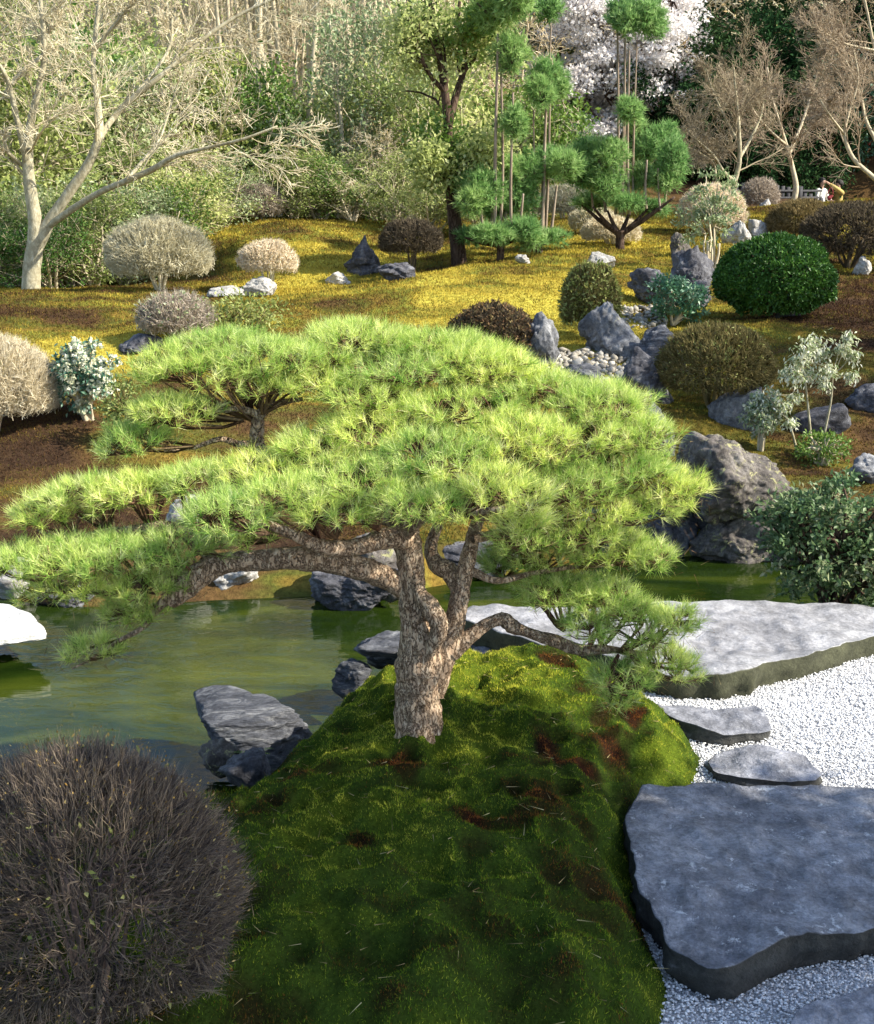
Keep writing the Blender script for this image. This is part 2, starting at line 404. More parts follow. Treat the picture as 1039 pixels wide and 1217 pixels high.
def ground_mat(name, cols, sc, bump=1., litter=None):
    m, n, l, out = new_mat(name)
    tc = n.new('ShaderNodeTexCoord'); v = tc.outputs['Object']
    at = n.new('ShaderNodeAttribute'); at.attribute_name = 'var'
    a = noise_node(n, l, v, sc, 7, .68, .4); b = noise_node(n, l, v, sc * 16, 5, .7)
    ad = n.new('ShaderNodeMath'); ad.operation = 'MULTIPLY_ADD'; ad.inputs[1].default_value = .55; l.new(a.outputs[0], ad.inputs[0])
    sb = n.new('ShaderNodeMath'); sb.operation = 'ADD'; sb.inputs[1].default_value = -.275; l.new(at.outputs['Fac'], sb.inputs[0]); l.new(sb.outputs[0], ad.inputs[2])
    r = ramp(n, cols); l.new(ad.outputs[0], r.inputs[0])
    s2 = ramp(n, [(.3, (.55, .55, .55)), (.7, (1.3, 1.3, 1.3))]); l.new(b.outputs[0], s2.inputs[0])
    col = mixc(n, l, 1., r.outputs[0], s2.outputs[0], 'MULTIPLY')
    p = n.new('ShaderNodeBsdfPrincipled'); p.inputs['Roughness'].default_value = 1; p.inputs['Specular IOR Level'].default_value = .05
    l.new(col, p.inputs['Base Color'])
    pr = bumped(n, l, p, a.outputs[0], .6 * bump, .08); bumped(n, l, p, b.outputs[0], .9 * bump, .02, pr)
    l.new(p.outputs[0], out.inputs[0]); return m
MOSS_COLS = [(.0, (.05, .03, .018)), (1., (.44, .38, .06)), (.20, (.11, .065, .026)), (.36, (.09, .095, .02)), (.50, (.20, .13, .028)), (.64, (.16, .175, .03)), (.82, (.34, .26, .04))]
M['ground'] = ground_mat('moss_ground', MOSS_COLS, 1.6)
M['mound'] = ground_mat('moss_mound', [(0, (.03, .012, .006)), (1., (.10, .14, .012)), (.3, (.03, .03, .008)), (.6, (.05, .085, .012))], 5)
M['moss_far'] = leaf_mat('hill_moss', [c for p, c in sorted(MOSS_COLS)], trans=.25)
M['moss_near'] = leaf_mat('mound_moss', [(.30, .085, .03), (.24, .10, .026), (.08, .14, .016), (.16, .26, .02), (.46, .48, .045), (.68, .62, .09)], trans=.3)
m, n, l, out = new_mat('gravel_bed'); M['gravel_bed'] = m
tc = n.new('ShaderNodeTexCoord'); vo = n.new('ShaderNodeTexVoronoi'); vo.inputs['Scale'].default_value = 150; l.new(tc.outputs['Object'], vo.inputs['Vector'])
r_ = ramp(n, [(0, (.72, .72, .73)), (1, (.25, .25, .27)), (.6, (.58, .58, .60))]); l.new(vo.outputs[0], r_.inputs[0])
p_ = n.new('ShaderNodeBsdfPrincipled'); p_.inputs['Roughness'].default_value = .9; l.new(r_.outputs[0], p_.inputs['Base Color'])
inv = n.new('ShaderNodeMath'); inv.operation = 'MULTIPLY'; inv.inputs[1].default_value = -1; l.new(vo.outputs[0], inv.inputs[0])
bumped(n, l, p_, inv.outputs[0], 1., .01); l.new(p_.outputs[0], out.inputs[0])
m, n, l, out = new_mat('pond_water'); M['water'] = m
tc = n.new('ShaderNodeTexCoord'); mp = n.new('ShaderNodeMapping'); mp.inputs['Scale'].default_value = (1, 2.2, 1); l.new(tc.outputs['Object'], mp.inputs[0])
a_ = noise_node(n, l, mp.outputs[0], 1.1, 5, .55, .8); b_ = noise_node(n, l, mp.outputs[0], 5.5, 3, .5, .6)
r_ = ramp(n, [(.32, (.005, .012, .002)), (.74, (.060, .075, .008)), (.52, (.014, .026, .003))]); l.new(a_.outputs[0], r_.inputs[0])
p_ = n.new('ShaderNodeBsdfPrincipled'); p_.inputs['Roughness'].default_value = .03; p_.inputs['IOR'].default_value = 1.33
l.new(r_.outputs[0], p_.inputs['Base Color']); bumped(n, l, p_, b_.outputs[0], .07, .04); l.new(p_.outputs[0], out.inputs[0])

# ------------------------------------------------------------------ terrain: one sheet fitted through sighted points
WL = -0.35
ctrl = []
def cz(px, py, z): p = PZ(px, py, z); ctrl.append(p)
def cy(px, py, Y): ctrl.append(PY(px, py, Y))
for px, py in ((-250, 690), (0, 692), (120, 700), (240, 692), (350, 690), (460, 690), (600, 672), (700, 660), (800, 652), (900, 652)): cz(px, py, -.30)
for X in np.arange(-4, 1.7, 1.1):
    for Y in (2.0, 3.2, 4.4, 5.5): ctrl.append(np.array([X, Y, -.85]))
for X in (2.2, 3.2, 5.):
    for Y, z in ((2., -.3), (3.5, -.25), (4.7, -.2), (6.2, -.08), (7.4, .0)): ctrl.append(np.array([X + (Y - 4) * .22, Y, z]))
for px, py in ((650, 690), (720, 690), (800, 688), (860, 690), (910, 695), (860, 668), (780, 670), (930, 700)): p_ = PZ(px, py, -.35); ctrl.append(np.array([p_[0], p_[1], -.75]))
for px, py in ((850, 650), (930, 655)): cz(px, py, -.30)
for px, py, Y in (
        (0, 600, 7.65), (150, 600, 7.7), (300, 600, 7.8), (450, 600, 7.8), (600, 600, 7.8), (-250, 600, 7.7),
        (0, 520, 8.8), (200, 520, 8.8), (400, 520, 9.0), (580, 520, 9.0), (-250, 520, 8.8),
        (0, 420, 11), (150, 420, 11), (300, 420, 11), (450, 420, 11), (-250, 420, 11),
        (0, 350, 13.8), (80, 345, 14.2), (180, 350, 14.2), (250, 352, 14.2), (330, 352, 14.4), (-250, 345, 14),
        (-250, 338, 18), (0, 336, 18), (100, 334, 18), (180, 330, 18),
        (260, 287, 18.2), (310, 274, 18.8), (370, 267, 19.2), (430, 275, 19.2), (460, 290, 18.6), (370, 300, 17.2), (370, 335, 15.6), (300, 335, 15.6), (450, 332, 15.4),
        (500, 322, 16.2), (545, 312, 16.6),
        (450, 390, 12.2), (400, 350, 13.6), (520, 350, 13.2), (600, 340, 13.6), (560, 320, 14.9), (640, 306, 16), (600, 312, 16.), (680, 330, 14.6), (590, 432, 10.6),
        (700, 420, 10.9), (720, 465, 9.8), (760, 560, 8.3), (660, 445, 10.4), (740, 390, 12.2), (770, 365, 13.2),
        (740, 294, 17.2), (800, 320, 15.4), (700, 270, 20.5), (770, 255, 23.5), (850, 285, 19), (900, 360, 14.), (880, 250, 27.5), (950, 252, 28), (1020, 255, 28),
        (950, 385, 12.2), (870, 480, 9.9), (870, 420, 11.2), (1000, 450, 10.5), (950, 520, 9.3), (1000, 560, 8.6), (860, 560, 8.3), (1010, 350, 14.2), (1250, 350, 14.2), (1250, 450, 10.5), (1250, 560, 8.6), (1250, 300, 19)):
    cy(px, py, Y)
for X in (-26, -12, 0, 12, 26):
    for Y, z in ((24, 1.15), (32, 1.7), (42, 4.2), (56, 11), (75, 22), (110, 38)): ctrl.append(np.array([X * (Y / 34), Y, z + (.0 if X < 8 else .4)]))
ctrl = np.array(ctrl)
def uv(X, Y): return np.stack([X / (Y + 3.), 1.15 * np.log(Y + 3.)], -1)
def _phi(a, b):
    r2 = ((a[:, None] - b[None]) ** 2).sum(-1); return .5 * r2 * np.log(r2 + 1e-12)
_c = uv(ctrl[:, 0], ctrl[:, 1]); _n = len(_c)
_Pm = np.column_stack([np.ones(_n), _c]); _A = np.zeros((_n + 3, _n + 3))
_A[:_n, :_n] = _phi(_c, _c) + 2e-4 * np.eye(_n); _A[:_n, _n:] = _Pm; _A[_n:, :_n] = _Pm.T
_w = np.linalg.solve(_A, np.concatenate([ctrl[:, 2], np.zeros(3)]))
DIP = 0.
def T(X, Y):
    X = np.atleast_1d(np.asarray(X, float)); Y = np.atleast_1d(np.asarray(Y, float)); o = np.empty(len(X))
    for s in range(0, len(X), 20000):
        q = uv(X[s:s + 20000], np.maximum(Y[s:s + 20000], 1.))
        o[s:s + 20000] = _phi(q, _c) @ _w[:_n] + np.column_stack([np.ones(len(q)), q]) @ _w[_n:]
    o = o - DIP * np.exp(-((X - 10.9) / 2.6) ** 2 - ((Y - 33) / 1.9) ** 2)      # sunken path behind the domed bushes
    return o + .03 * fbm(np.column_stack([X, Y, X * 0]) * 1.1, 3, 5)
DIP = T(10.9, 33.)[0] - .12
def at(px, Y):                                   # point on the terrain at photo column px and depth Y
    z = 0.
    for _ in range(6):
        X = (px - CX) / F * (Y * cp + (H - z) * sp_); z = T(X, Y)[0]
    return np.array([X, Y, z])
def hit(px, py, y0=6.6, y1=70):                  # where the sight line meets the terrain
    d = ray(px, py); Ys = np.geomspace(y0, y1, 700); p = np.array([0, 0, H]) + d[None] * (Ys / d[1])[:, None]
    below = p[:, 2] < T(p[:, 0], p[:, 1])
    i = int(np.argmax(below)) if below.any() else len(Ys) - 1
    q = p[i].copy(); q[2] = T(q[0], q[1])[0]; return q

rowsY = np.concatenate([np.linspace(1.2, 6.4, 30, endpoint=False), np.geomspace(6.4, 30, 300, endpoint=False), np.geomspace(30, 140, 60)])
cu = np.linspace(-1, 1, 321); cu = np.sign(cu) * (np.abs(cu) * .62 + .38 * np.abs(cu) ** 3)
YY = np.repeat(rowsY, len(cu)); XX = np.tile(cu, len(rowsY)) * (4.5 + .62 * YY)
ZZ = T(XX, YY)
lump = fbm(np.column_stack([XX * 2.2, YY * 2.2, XX * 0]), 4, 31)
ZZ = ZZ + .03 * lump * np.clip((YY - 6.8) / 1., 0, 1)
def moss_tone(X, Y):
    """0 = red-brown, 1 = yellow: the real patchiness of the moss lawn"""
    px = CX + F * X / (Y * cp + 1.4 * sp_)
    base = .62 + .0 * X
    base = base + .26 * np.exp(-((Y - 16) / 4.5) ** 2) * (px < 760)
    base = base - .22 * np.exp(-((px - 30) / 130) ** 2 - ((Y - 9.0) / 1.2) ** 2)
    base = base - .24 * np.clip((px - 800) / 160, 0, 1) * (Y < 17)
    base = base - .13 * np.exp(-((px - 260) / 260) ** 2 - ((Y - 12.6) / 1.5) ** 2)
    base = base - .10 * (Y < 10)
    n = fbm(np.column_stack([X * .55, Y * .55, X * 0]), 4, 71) + .6 * fbm(np.column_stack([X * 1.9, Y * 1.3, X * 0]), 3, 75)
    n = n + .7 * fbm(np.column_stack([X * 1.3, Y * 4.2, X * 0]), 3, 79)
    return np.clip(base - .14 + .34 * n, 0, 1)
g = G(); tone = moss_tone(XX, YY)
far = np.clip((YY - 21 + 5.5 * (XX / YY < -.17)) / 3, 0, 1)
tone = tone * (1 - far) + far * (.33 - .22 * np.clip((XX / YY - .12) / .1, 0, 1) + .12 * fbm(np.column_stack([XX * .3, YY * .3, XX * 0]), 3, 8))
g.add(np.column_stack([XX, YY, ZZ]), grid_faces(len(rowsY), len(cu)), tone)
terrain = g.build('terrain', M['ground'], smooth=True); tag(terrain, kind='structure')

# fuzz of moss over the near hills
g = G(); N = 750000
Yr = np.exp(rng.uniform(math.log(7.0), math.log(24), N)); u_ = rng.uniform(-1, 1, N); Xr = u_ * (.40 * Yr + .5)
Zr = T(Xr, Yr) + .03 * fbm(np.column_stack([Xr * 2.2, Yr * 2.2, Xr * 0]), 4, 31)
k = Zr > WL + .03
Xr, Yr, Zr = Xr[k], Yr[k], Zr[k]
d = nrm(rng.normal(size=(len(Xr), 3)) * .55 + np.array([0, 0, 1.]))
ln = rng.uniform(.012, .030, len(Xr)) * (Yr / 11)
blades(g, np.column_stack([Xr, Yr, Zr - .004]), d, ln, ln * .42, np.clip(moss_tone(Xr, Yr) + .22 * fbm(np.column_stack([Xr * 5, Yr * 3.2, Xr * 0]), 3, 19) + rng.normal(size=len(Xr)) * .16, 0, 1))
tag(g.build('hill_moss', M['moss_far']), 'mottled ochre and green moss carpeting the rolling banks beyond the pond', 'moss', kind='stuff')

# water
g = G(); xs = np.linspace(-9, 9, 60); ys = np.linspace(2.0, 9.5, 40)
X2, Y2 = np.meshgrid(xs, ys); g.add(np.column_stack([X2.ravel(), Y2.ravel(), np.full(X2.size, WL)]), grid_faces(len(ys), len(xs)))
tag(g.build('pond_water', M['water'], smooth=True), kind='structure')

# ------------------------------------------------------------------ moss mound in front
def outline(pts, z): return np.array([PZ(a, b, z)[:2] for a, b in pts])
mound_px = [(440, 800), (500, 786), (560, 783), (690, 784), (752, 806), (802, 838), (842, 884), (838, 920), (778, 935), (768, 1000), (776, 1080), (792, 1140), (812, 1290), (-700, 1500), (-700, 1120), (-60, 985), (60, 960), (200, 945), (275, 940), (318, 900), (380, 846)]
MO = outline(mound_px, .06)
def poly_sd(P, poly):
    """signed distance, positive inside"""
    a = poly; b = np.roll(poly, -1, 0); d = np.full(len(P), 1e9); ins = np.zeros(len(P), bool)
    for p, q in zip(a, b):
        e = q - p; w = P - p; t = np.clip((w @ e) / (e @ e), 0, 1); d = np.minimum(d, np.linalg.norm(w - t[:, None] * e, axis=1))
        c = ((p[1] <= P[:, 1]) & (q[1] > P[:, 1])) | ((q[1] <= P[:, 1]) & (p[1] > P[:, 1]))
        xi = p[0] + (P[:, 1] - p[1]) / (q[1] - p[1] + 1e-12) * (q[0] - p[0]); ins ^= c & (P[:, 0] < xi)
    return np.where(ins, d, -d)
def MH(X, Y):
    P = np.column_stack([X, Y]); wob = .03 * fbm(np.column_stack([X * 5, Y * 5, X * 0]), 3, 3)
    d = poly_sd(P, MO) + wob
    h = np.where(d > 0, -.04 + .27 * (1 - np.exp(-np.maximum(d, 0) / .17)), -.04 + 2.2 * np.minimum(d, 0))
    q = np.column_stack([X, Y, X * 0])
    h = h + np.clip(d / .1, 0, 1) * (.036 * fbm(q * 6.5, 3, 41) + .022 * (1 - np.abs(vnoise(q * 13, 44)) * 2) + .006 * vnoise(q * 40, 45))
    return np.maximum(h, -.75), d
xs = np.arange(-2.6, 1.35, .018); ys = np.arange(1.3, 4.9, .018)
X2, Y2 = np.meshgrid(xs, ys); hz, dd = MH(X2.ravel(), Y2.ravel())
V = np.column_stack([X2.ravel(), Y2.ravel(), hz]); fc = grid_faces(len(ys), len(xs))
fc = fc[(dd[fc] > -.36).all(1)]
def mound_tone(X, Y):
    q = np.column_stack([X, Y, X * 0]); t = .55 + .14 * np.clip((Y - 3.3) / .5, 0, 1) + .30 * fbm(q * 3.2, 4, 61) + .22 * fbm(q * np.array([10., 16., 1.]), 3, 63)  # rear rise and positive patches put sunlit yellow into the moss tone
    for px, py, r, a in ((710, 825, .15, -.40), (650, 800, .13, -.30), (760, 850, .08, -.4), (580, 812, .06, -.35), (560, 838, .05, -.3), (430, 935, .06, -.35), (600, 905, .06, -.3), (520, 915, .07, -.5), (455, 918, .06, -.5), (680, 800, .07, -.5), (640, 790, .05, -.5), (700, 890, .06, -.45), (645, 880, .06, -.45), (325, 903, .05, -.5), (360, 935, .05, -.4), (560, 985, .07, -.35), (420, 1010, .06, -.35), (690, 980, .06, -.35), (760, 840, .07, -.5), (720, 860, .08, -.5), (490, 918, .10, -.50), (660, 895, .10, -.42), (330, 905, .07, -.5), (640, 935, .13, -.40), (740, 860, .15, -.4), (320, 960, .1, -.35),
                         (600, 830, .10, .42), (440, 830, .20, .42), (400, 900, .16, .32), (590, 790, .08, .4), (560, 870, .13, .25), (700, 935, .2, .12), (520, 960, .3, .08), (520, 1100, .3, -.06), (620, 1000, .25, .05)):
        c = PZ(px, py, .2); t = t + a * 1.15 * np.exp(-((X - c[0]) ** 2 + ((Y - c[1]) * .8) ** 2) / r ** 2) * np.clip(.75 + 1.1 * fbm(q * 9 + 5, 3, 66), 0, 1.6)
    return np.clip(t, 0, 1)
g = G(); g.add(V, fc, mound_tone(X2.ravel(), Y2.ravel()))
tag(g.build('moss_mound', M['mound'], smooth=True), kind='structure')
g = G(); N = 520000
P = np.column_stack([rng.uniform(-1.6, 1.3, N), rng.uniform(1.9, 4.6, N)]); hz, dd = MH(P[:, 0], P[:, 1])
dens = .5 + .5 * vnoise(np.column_stack([P * 22, P[:, :1] * 0]), 91)
k = (dd > -.01) & (rng.random(N) < .35 + .75 * dens); P, hz = P[k], hz[k]
d = nrm(rng.normal(size=(len(P), 3)) * .5 + np.array([0, 0, 1.]))
tn = mound_tone(P[:, 0], P[:, 1])
ln = rng.uniform(.006, .016, len(P)) * (.6 + .6 * (.5 + .5 * vnoise(np.column_stack([P * 9, P[:, :1] * 0]), 17)))
blades(g, np.column_stack([P, hz - .003]), d, ln, rng.uniform(.0014, .0028, len(P)), np.clip(tn + rng.normal(size=len(P)) * .15, 0, 1))
tag(g.build('mound_moss', M['moss_near']), 'green and rust tinted moss tufts covering the mound under the pine', 'moss', kind='stuff')

# fallen needles and bits of bark on the moss
g = G(); N = 900; P = np.column_stack([rng.uniform(-1.2, 1.2, N), rng.uniform(2.1, 4.3, N)]); hz, dd = MH(P[:, 0], P[:, 1]); k = dd > .03; P, hz = P[k], hz[k]
blades(g, np.column_stack([P, hz + .014]), nrm(rng.normal(size=(len(P), 3)) * np.array([1, 1, .12])), rng.uniform(.02, .05, len(P)), rng.uniform(.001, .0025, len(P)), rng.random(len(P)))
tag(g.build('fallen_needles', M['leaf_litter']), 'dry fallen pine needles scattered over the moss mound', 'needles', kind='stuff')

# ------------------------------------------------------------------ gravel
g = G(); GP = np.array([[.15, -4], [9, -4], [9, 4.9], [3., 4.9], [1.2, 4.75], [.62, 4.4], [.35, 3.4], [.2, 2.6]])
xs = np.arange(.1, 9.01, .08); ys = np.arange(-4, 5.0, .08); X2, Y2 = np.meshgrid(xs, ys)
dd = poly_sd(np.column_stack([X2.ravel(), Y2.ravel()]), GP)
V = np.column_stack([X2.ravel(), Y2.ravel(), np.where(dd < -.02, -.7, .006 * fbm(np.column_stack([X2.ravel() * 3, Y2.ravel() * 3, X2.ravel() * 0]), 2, 3) - .004)])
fc = grid_faces(len(ys), len(xs)); fc = fc[(dd[fc] > -.2).all(1)]
g.add(V, fc); tag(g.build('gravel_bed', M['gravel_bed'], smooth=True), kind='structure')
bm_ico = [(0, 0, 1)] + [(.894 * math.cos(a), .894 * math.sin(a), .447) for a in np.arange(5) * 2 * math.pi / 5] + [(.894 * math.cos(a), .894 * math.sin(a), -.447) for a in (np.arange(5) + .5) * 2 * math.pi / 5] + [(0, 0, -1)]
ICO = np.array(bm_ico); ICF = np.array([(0, i, i % 5 + 1) for i in range(1, 6)] + [(i, i + 5, i % 5 + 1) for i in range(1, 6)] + [(i % 5 + 1, i + 5, i % 5 + 6) for i in range(1, 6)] + [(11, i % 5 + 6, i + 5) for i in range(1, 6)])
def pebbles(g, pos, size, flat=.6):
    n = len(pos); sc = rng.uniform(.6, 1.2, (n, 3)) * np.asarray(size)[:, None]; sc[:, 2] *= flat
    V = ICO[None] * sc[:, None] * (1 + .22 * rng.normal(size=(n, 12, 1))); a = rng.uniform(0, 6.3, n); c, s = np.cos(a)[:, None], np.sin(a)[:, None]
    V = np.stack([V[..., 0] * c - V[..., 1] * s, V[..., 0] * s + V[..., 1] * c, V[..., 2]], -1) + pos[:, None]
    g.add(V.reshape(-1, 3), (np.arange(n)[:, None, None] * 12 + ICF[None]).reshape(-1, 3), np.repeat(rng.random(n), 12))
g = G(); N = 110000
P = np.column_stack([rng.uniform(.3, 2.2, N), rng.uniform(2.0, 4.9, N)]); P = P[poly_sd(P, GP) > 0]
pebbles(g, np.column_stack([P, rng.uniform(-.002, .006, len(P))]), rng.uniform(.0026, .0050, len(P)))
tag(g.build('gravel', M['pebble'], smooth=True), 'white gravel chippings raked around the stepping stones', 'gravel', kind='stuff')

# ------------------------------------------------------------------ rocks
def icosphere(sub):
    v = [tuple(x) for x in ICO]; f = [tuple(x) for x in ICF]
    for _ in range(sub):
        cache = {}; nf = []
        def mid(a, b):
            k = (min(a, b), max(a, b))
            if k not in cache:
                m_ = np.array(v[a]) + np.array(v[b]); v.append(tuple(m_ / np.linalg.norm(m_))); cache[k] = len(v) - 1
            return cache[k]
        for a, b, c in f:
            x, y, z = mid(a, b), mid(b, c), mid(c, a); nf += [(a, x, z), (b, y, x), (c, z, y), (x, y, z)]
        f = nf
    return np.array(v) / np.linalg.norm(np.array(v), axis=1, keepdims=True), np.array(f)
SPH = {4: icosphere(4), 5: icosphere(5)}
def rock_shape(seed, cuts=11, soft=.35, rough=.10, sub=4, top=None):
    r = np.random.default_rng(seed); U, f = SPH[sub]
    n = nrm(r.normal(size=(cuts, 3)) * np.array([1, 1, .8])); h = r.uniform(.55, .95, cuts)
    if top is not None: n = np.vstack([n, nrm(np.array([top]))]); h = np.append(h, .5)
    q = U @ n.T; rad = np.where(q > .05, h[None] / np.maximum(q, .05), 9)
    e = 14.; rad = (np.minimum(rad, 3) ** -e).sum(1) ** (-1 / e)
    rad = rad * (1 - soft) + soft * .8
    V = U * rad[:, None]
    V = V + U * (rough * 1.25 * fbm(V * 2.6, 5, seed, .55)[:, None]) + U * (rough * .35 * (np.abs(vnoise(V * 7, seed + 3)) - .3)[:, None])
    V = V + U * (rough * .25 * (.35 - np.abs(fbm(V * 5 + seed, 3, seed + 8)))[:, None])
    V = V - (V.max(0) + V.min(0)) / 2
    return V / ((V.max(0) - V.min(0)) / 2), f
def rock(box, mat, label, seed, depth=.8, base=None, sink=.25, lean=0., cat='rock', group=None, cuts=11, soft=.3, rough=.10, sub=4, top=None, hs=1., Y=None, rot=0., taper=0., name='garden_rock'):
    x0, y0, x1, y1 = box; cx = (x0 + x1) / 2
    b = hit(cx, y1) if base is None and Y is None else (at(cx, Y) if Y is not None else PZ(cx, y1, base))
    s = mpp(b); w = (x1 - x0) * s; h = (y1 - y0) * s * 1.04 * hs
    V, f = rock_shape(seed, cuts, soft, rough, sub, top)
    V = V * np.array([w / 2, w / 2 * depth, h * (1 + sink) / 2]); V[:, 2] += h * (1 - sink) / 2
    if taper: V[:, :2] *= (1.25 - taper * 1.25 * np.clip(V[:, 2:] / h, 0, 1))
    V[:, 0] += lean * V[:, 2]
    V = V + np.array([b[0], b[1] + w * depth * .36, b[2]])
    g = G(); g.add(V, f, .5); o = g.build(name, M[mat], origin=(b[0], b[1] + w * depth * .36, b[2]), smooth=True)
    return tag(o, label, cat, group)

RK = [
 # near shore of the mound
 ((196, 838, 396, 894), 'rock_streak', 'large dark slate rock with pale ridge sloping into the pond left of the pine', 101, dict(base=-.17, depth=.8, sink=.8, soft=.05, top=(-.35, -.15, .9), cuts=6, sub=5, hs=.72, lean=.5, rough=.07)),
 ((232, 880, 285, 920), 'rock_warm', 'small mossy rock wedged below the large slate rock beside the fern', 102, dict(base=.0, depth=.7)),
 ((258, 893, 322, 944), 'rock_dark', 'dark blue rock between the bare round bush and the moss mound', 103, dict(base=.0, depth=.7)),
 ((393, 790, 442, 826), 'rock_streak', 'small slate stone at the water edge left of the pine trunk', 104, dict(base=-.2, depth=.8)),
 ((418, 760, 540, 797), 'rock_streak', 'flat slate stone behind the pine trunk at the water edge', 105, dict(base=-.12, depth=.7, soft=.15)),
 # far shore, left to right
 ((-40, 672, 48, 714), 'rock_pale', 'pale grey boulder at the far left edge of the pond', 106, dict(base=-.36)),
 ((40, 688, 112, 722), 'rock_dark', 'dark rock low on the far shore under the left pine boughs', 107, dict(base=-.36)),
 ((232, 668, 300, 708), 'rock_pale', 'pale sloping stone on the far shore behind the long pine branch', 108, dict(base=-.36, lean=.4)),
 ((196, 592, 248, 640), 'rock_pale', 'light stone glimpsed between the left pine boughs', 109, dict()),
 ((366, 672, 482, 728), 'rock_dark', 'dark wet boulder in the water behind the long pine branch', 110, dict(base=-.37, sub=5)),
 ((398, 640, 486, 700), 'rock_warm', 'sunlit upright boulder behind the fork of the pine trunk', 111, dict(base=-.25, hs=1.)),
 ((520, 650, 620, 690), 'rock_dark', 'dark low rock across the pond behind the pine fork', 112, dict(base=-.36)),
 ((700, 600, 800, 664), 'rock_dark', 'dark shaded rock at the mouth of the stream', 113, dict(base=-.36)),
 ((800, 500, 945, 610), 'rock_warm', 'big craggy brown boulder under the domed bush on the right bank', 114, dict(base=.0, hs=.8, rough=.10, sub=5, soft=.2, cuts=14)),
 ((832, 566, 905, 640), 'rock_warm', 'rugged rock below the big craggy boulder', 115, dict(base=-.36, rough=.11)),
 ((790, 590, 880, 660), 'rock_dark', 'dark mossy rock at the water below the craggy boulder', 116, dict(base=-.37, rough=.11)),
 ((870, 590, 965, 668), 'rock_warm', 'brown lichen covered rock half hidden by the leafy shrub', 117, dict(base=-.37, rough=.11)),
 ((735, 572, 852, 670), 'rock_dark', 'broad dark rock face rising from the water below the craggy boulder', 141, dict(base=-.38, rough=.12, sub=5, depth=.6)),
 ((822, 600, 935, 674), 'rock_warm', 'low brown rock at the water line before the broad dark rock face', 142, dict(base=-.38, rough=.12, sub=5, depth=.6)),
 ((900, 572, 1010, 674), 'rock_dark', 'dark rock wall behind the leafy shrub on the right bank', 143, dict(base=-.38, rough=.12, sub=5, depth=.6)),
 ((640, 612, 752, 672), 'rock_dark', 'dark flat topped rock across the pond below the right pine boughs', 144, dict(base=-.38, rough=.12, depth=.6)),
 ((845, 462, 905, 512), 'rock', 'grey rock at the foot of the tan and olive dome bush', 145, dict()),
 ((752, 470, 806, 540), 'rock_dark', 'dark rock beside the hidden waterfall above the right pine tip', 146, dict()),
 ((800, 336, 850, 366), 'rock_dark', 'dark rock in front of the knobbly boulder beside the stream', 147, dict(rough=.12)),
 ((660, 436, 720, 462), 'rock_streak', 'flat wet slate in the stream bed under the pyramid rock', 148, dict()),
 ((938, 483, 1012, 520), 'rock_dark', 'smooth purple grey stone behind the white flowering pieris', 118, dict(depth=.6, soft=.6, rough=.05)),
 ((1008, 458, 1075, 492), 'rock_dark', 'dark stone at the right edge above the pieris', 119, dict(soft=.4)),
 ((1012, 545, 1070, 580), 'rock', 'grey stone at the right edge behind the leafy shrub', 120, dict()),
 # stream rocks
 ((612, 376, 668, 446), 'rock', 'tall upright grey stone at the left of the pebbled stream', 171, dict(depth=.8, soft=.25, cuts=14, rough=.13)),
 ((682, 363, 764, 424), 'rock', 'grey pyramid shaped rock in the middle of the stream', 172, dict(soft=.25, cuts=12, taper=.62, rough=.13)),
 ((754, 392, 822, 446), 'rock_streak', 'broad bluish rock beside the pyramid rock', 123, dict(soft=.2)),
 ((736, 418, 806, 484), 'rock_dark', 'dark streaked rock standing by the small waterfall', 124, dict(soft=.15, cuts=9)),
 ((788, 296, 858, 356), 'rock_dark', 'large dark knobbly boulder left of the clipped green bush', 125, dict(rough=.17, soft=.3, sub=5)),
 ((746, 322, 808, 364), 'rock_dark', 'jagged dark rock stepping down from the knobbly boulder', 126, dict(rough=.14)),
 ((794, 278, 824, 306), 'rock_warm', 'small pointed reddish stone above the knobbly boulder', 127, dict(soft=.2, cuts=9, taper=.5)),
 ((698, 301, 732, 322), 'rock_pale', 'pale squarish stone on the moss below the tan domes', 128, dict(soft=.2)),
 ((858, 264, 896, 292), 'rock_pale', 'pale pointed stone at the foot of the tan bush', 129, dict(soft=.2, cuts=9, taper=.6)),
 ((882, 262, 916, 288), 'rock_pale', 'pale slanting stone right of the pointed one', 130, dict(soft=.1, cuts=7, lean=.3)),
 ((898, 236, 918, 250), 'rock_pale', 'tiny white pyramid stone near the low fence', 131, dict(soft=.1, cuts=6, Y=26.)),
 ((918, 350, 962, 376), 'rock_dark', 'dark rock tucked under the clipped green bush', 132, dict()),
 # upper moss lawn
 ((410, 282, 450, 326), 'rock_dark', 'pointed dark standing stone on the moss knoll', 173, dict(soft=.3, cuts=14, depth=.8, taper=.42, rough=.14)),
 ((384, 324, 418, 340), 'rock_pale', 'pale square stone below the pointed standing stone', 134, dict(soft=.15)),
 ((446, 314, 498, 336), 'rock_dark', 'low dark rock at the foot of the grey umbrella bush', 135, dict(rough=.15)),
 ((284, 330, 328, 352), 'rock_pale', 'rounded white boulder beside the small pale bush', 136, dict(soft=.6)),
 ((242, 342, 292, 354), 'rock_pale', 'flat pale stone beside the rounded white boulder', 137, dict(soft=.3)),
 ((134, 400, 188, 420), 'rock_dark', 'dark stone on the slope above the white pieris', 138, dict()),
 ((1016, 306, 1040, 328), 'rock_pale', 'small white stone on the dark slope at the right edge', 139, dict(soft=.5)),
 ((612, 314, 632, 324), 'rock_pale', 'small pale stone near the trunk of the leafy tree', 140, dict(Y=15.5)),
]
for box, mat, lab, seed, kw in RK: rock(box, mat, lab, seed, **kw)

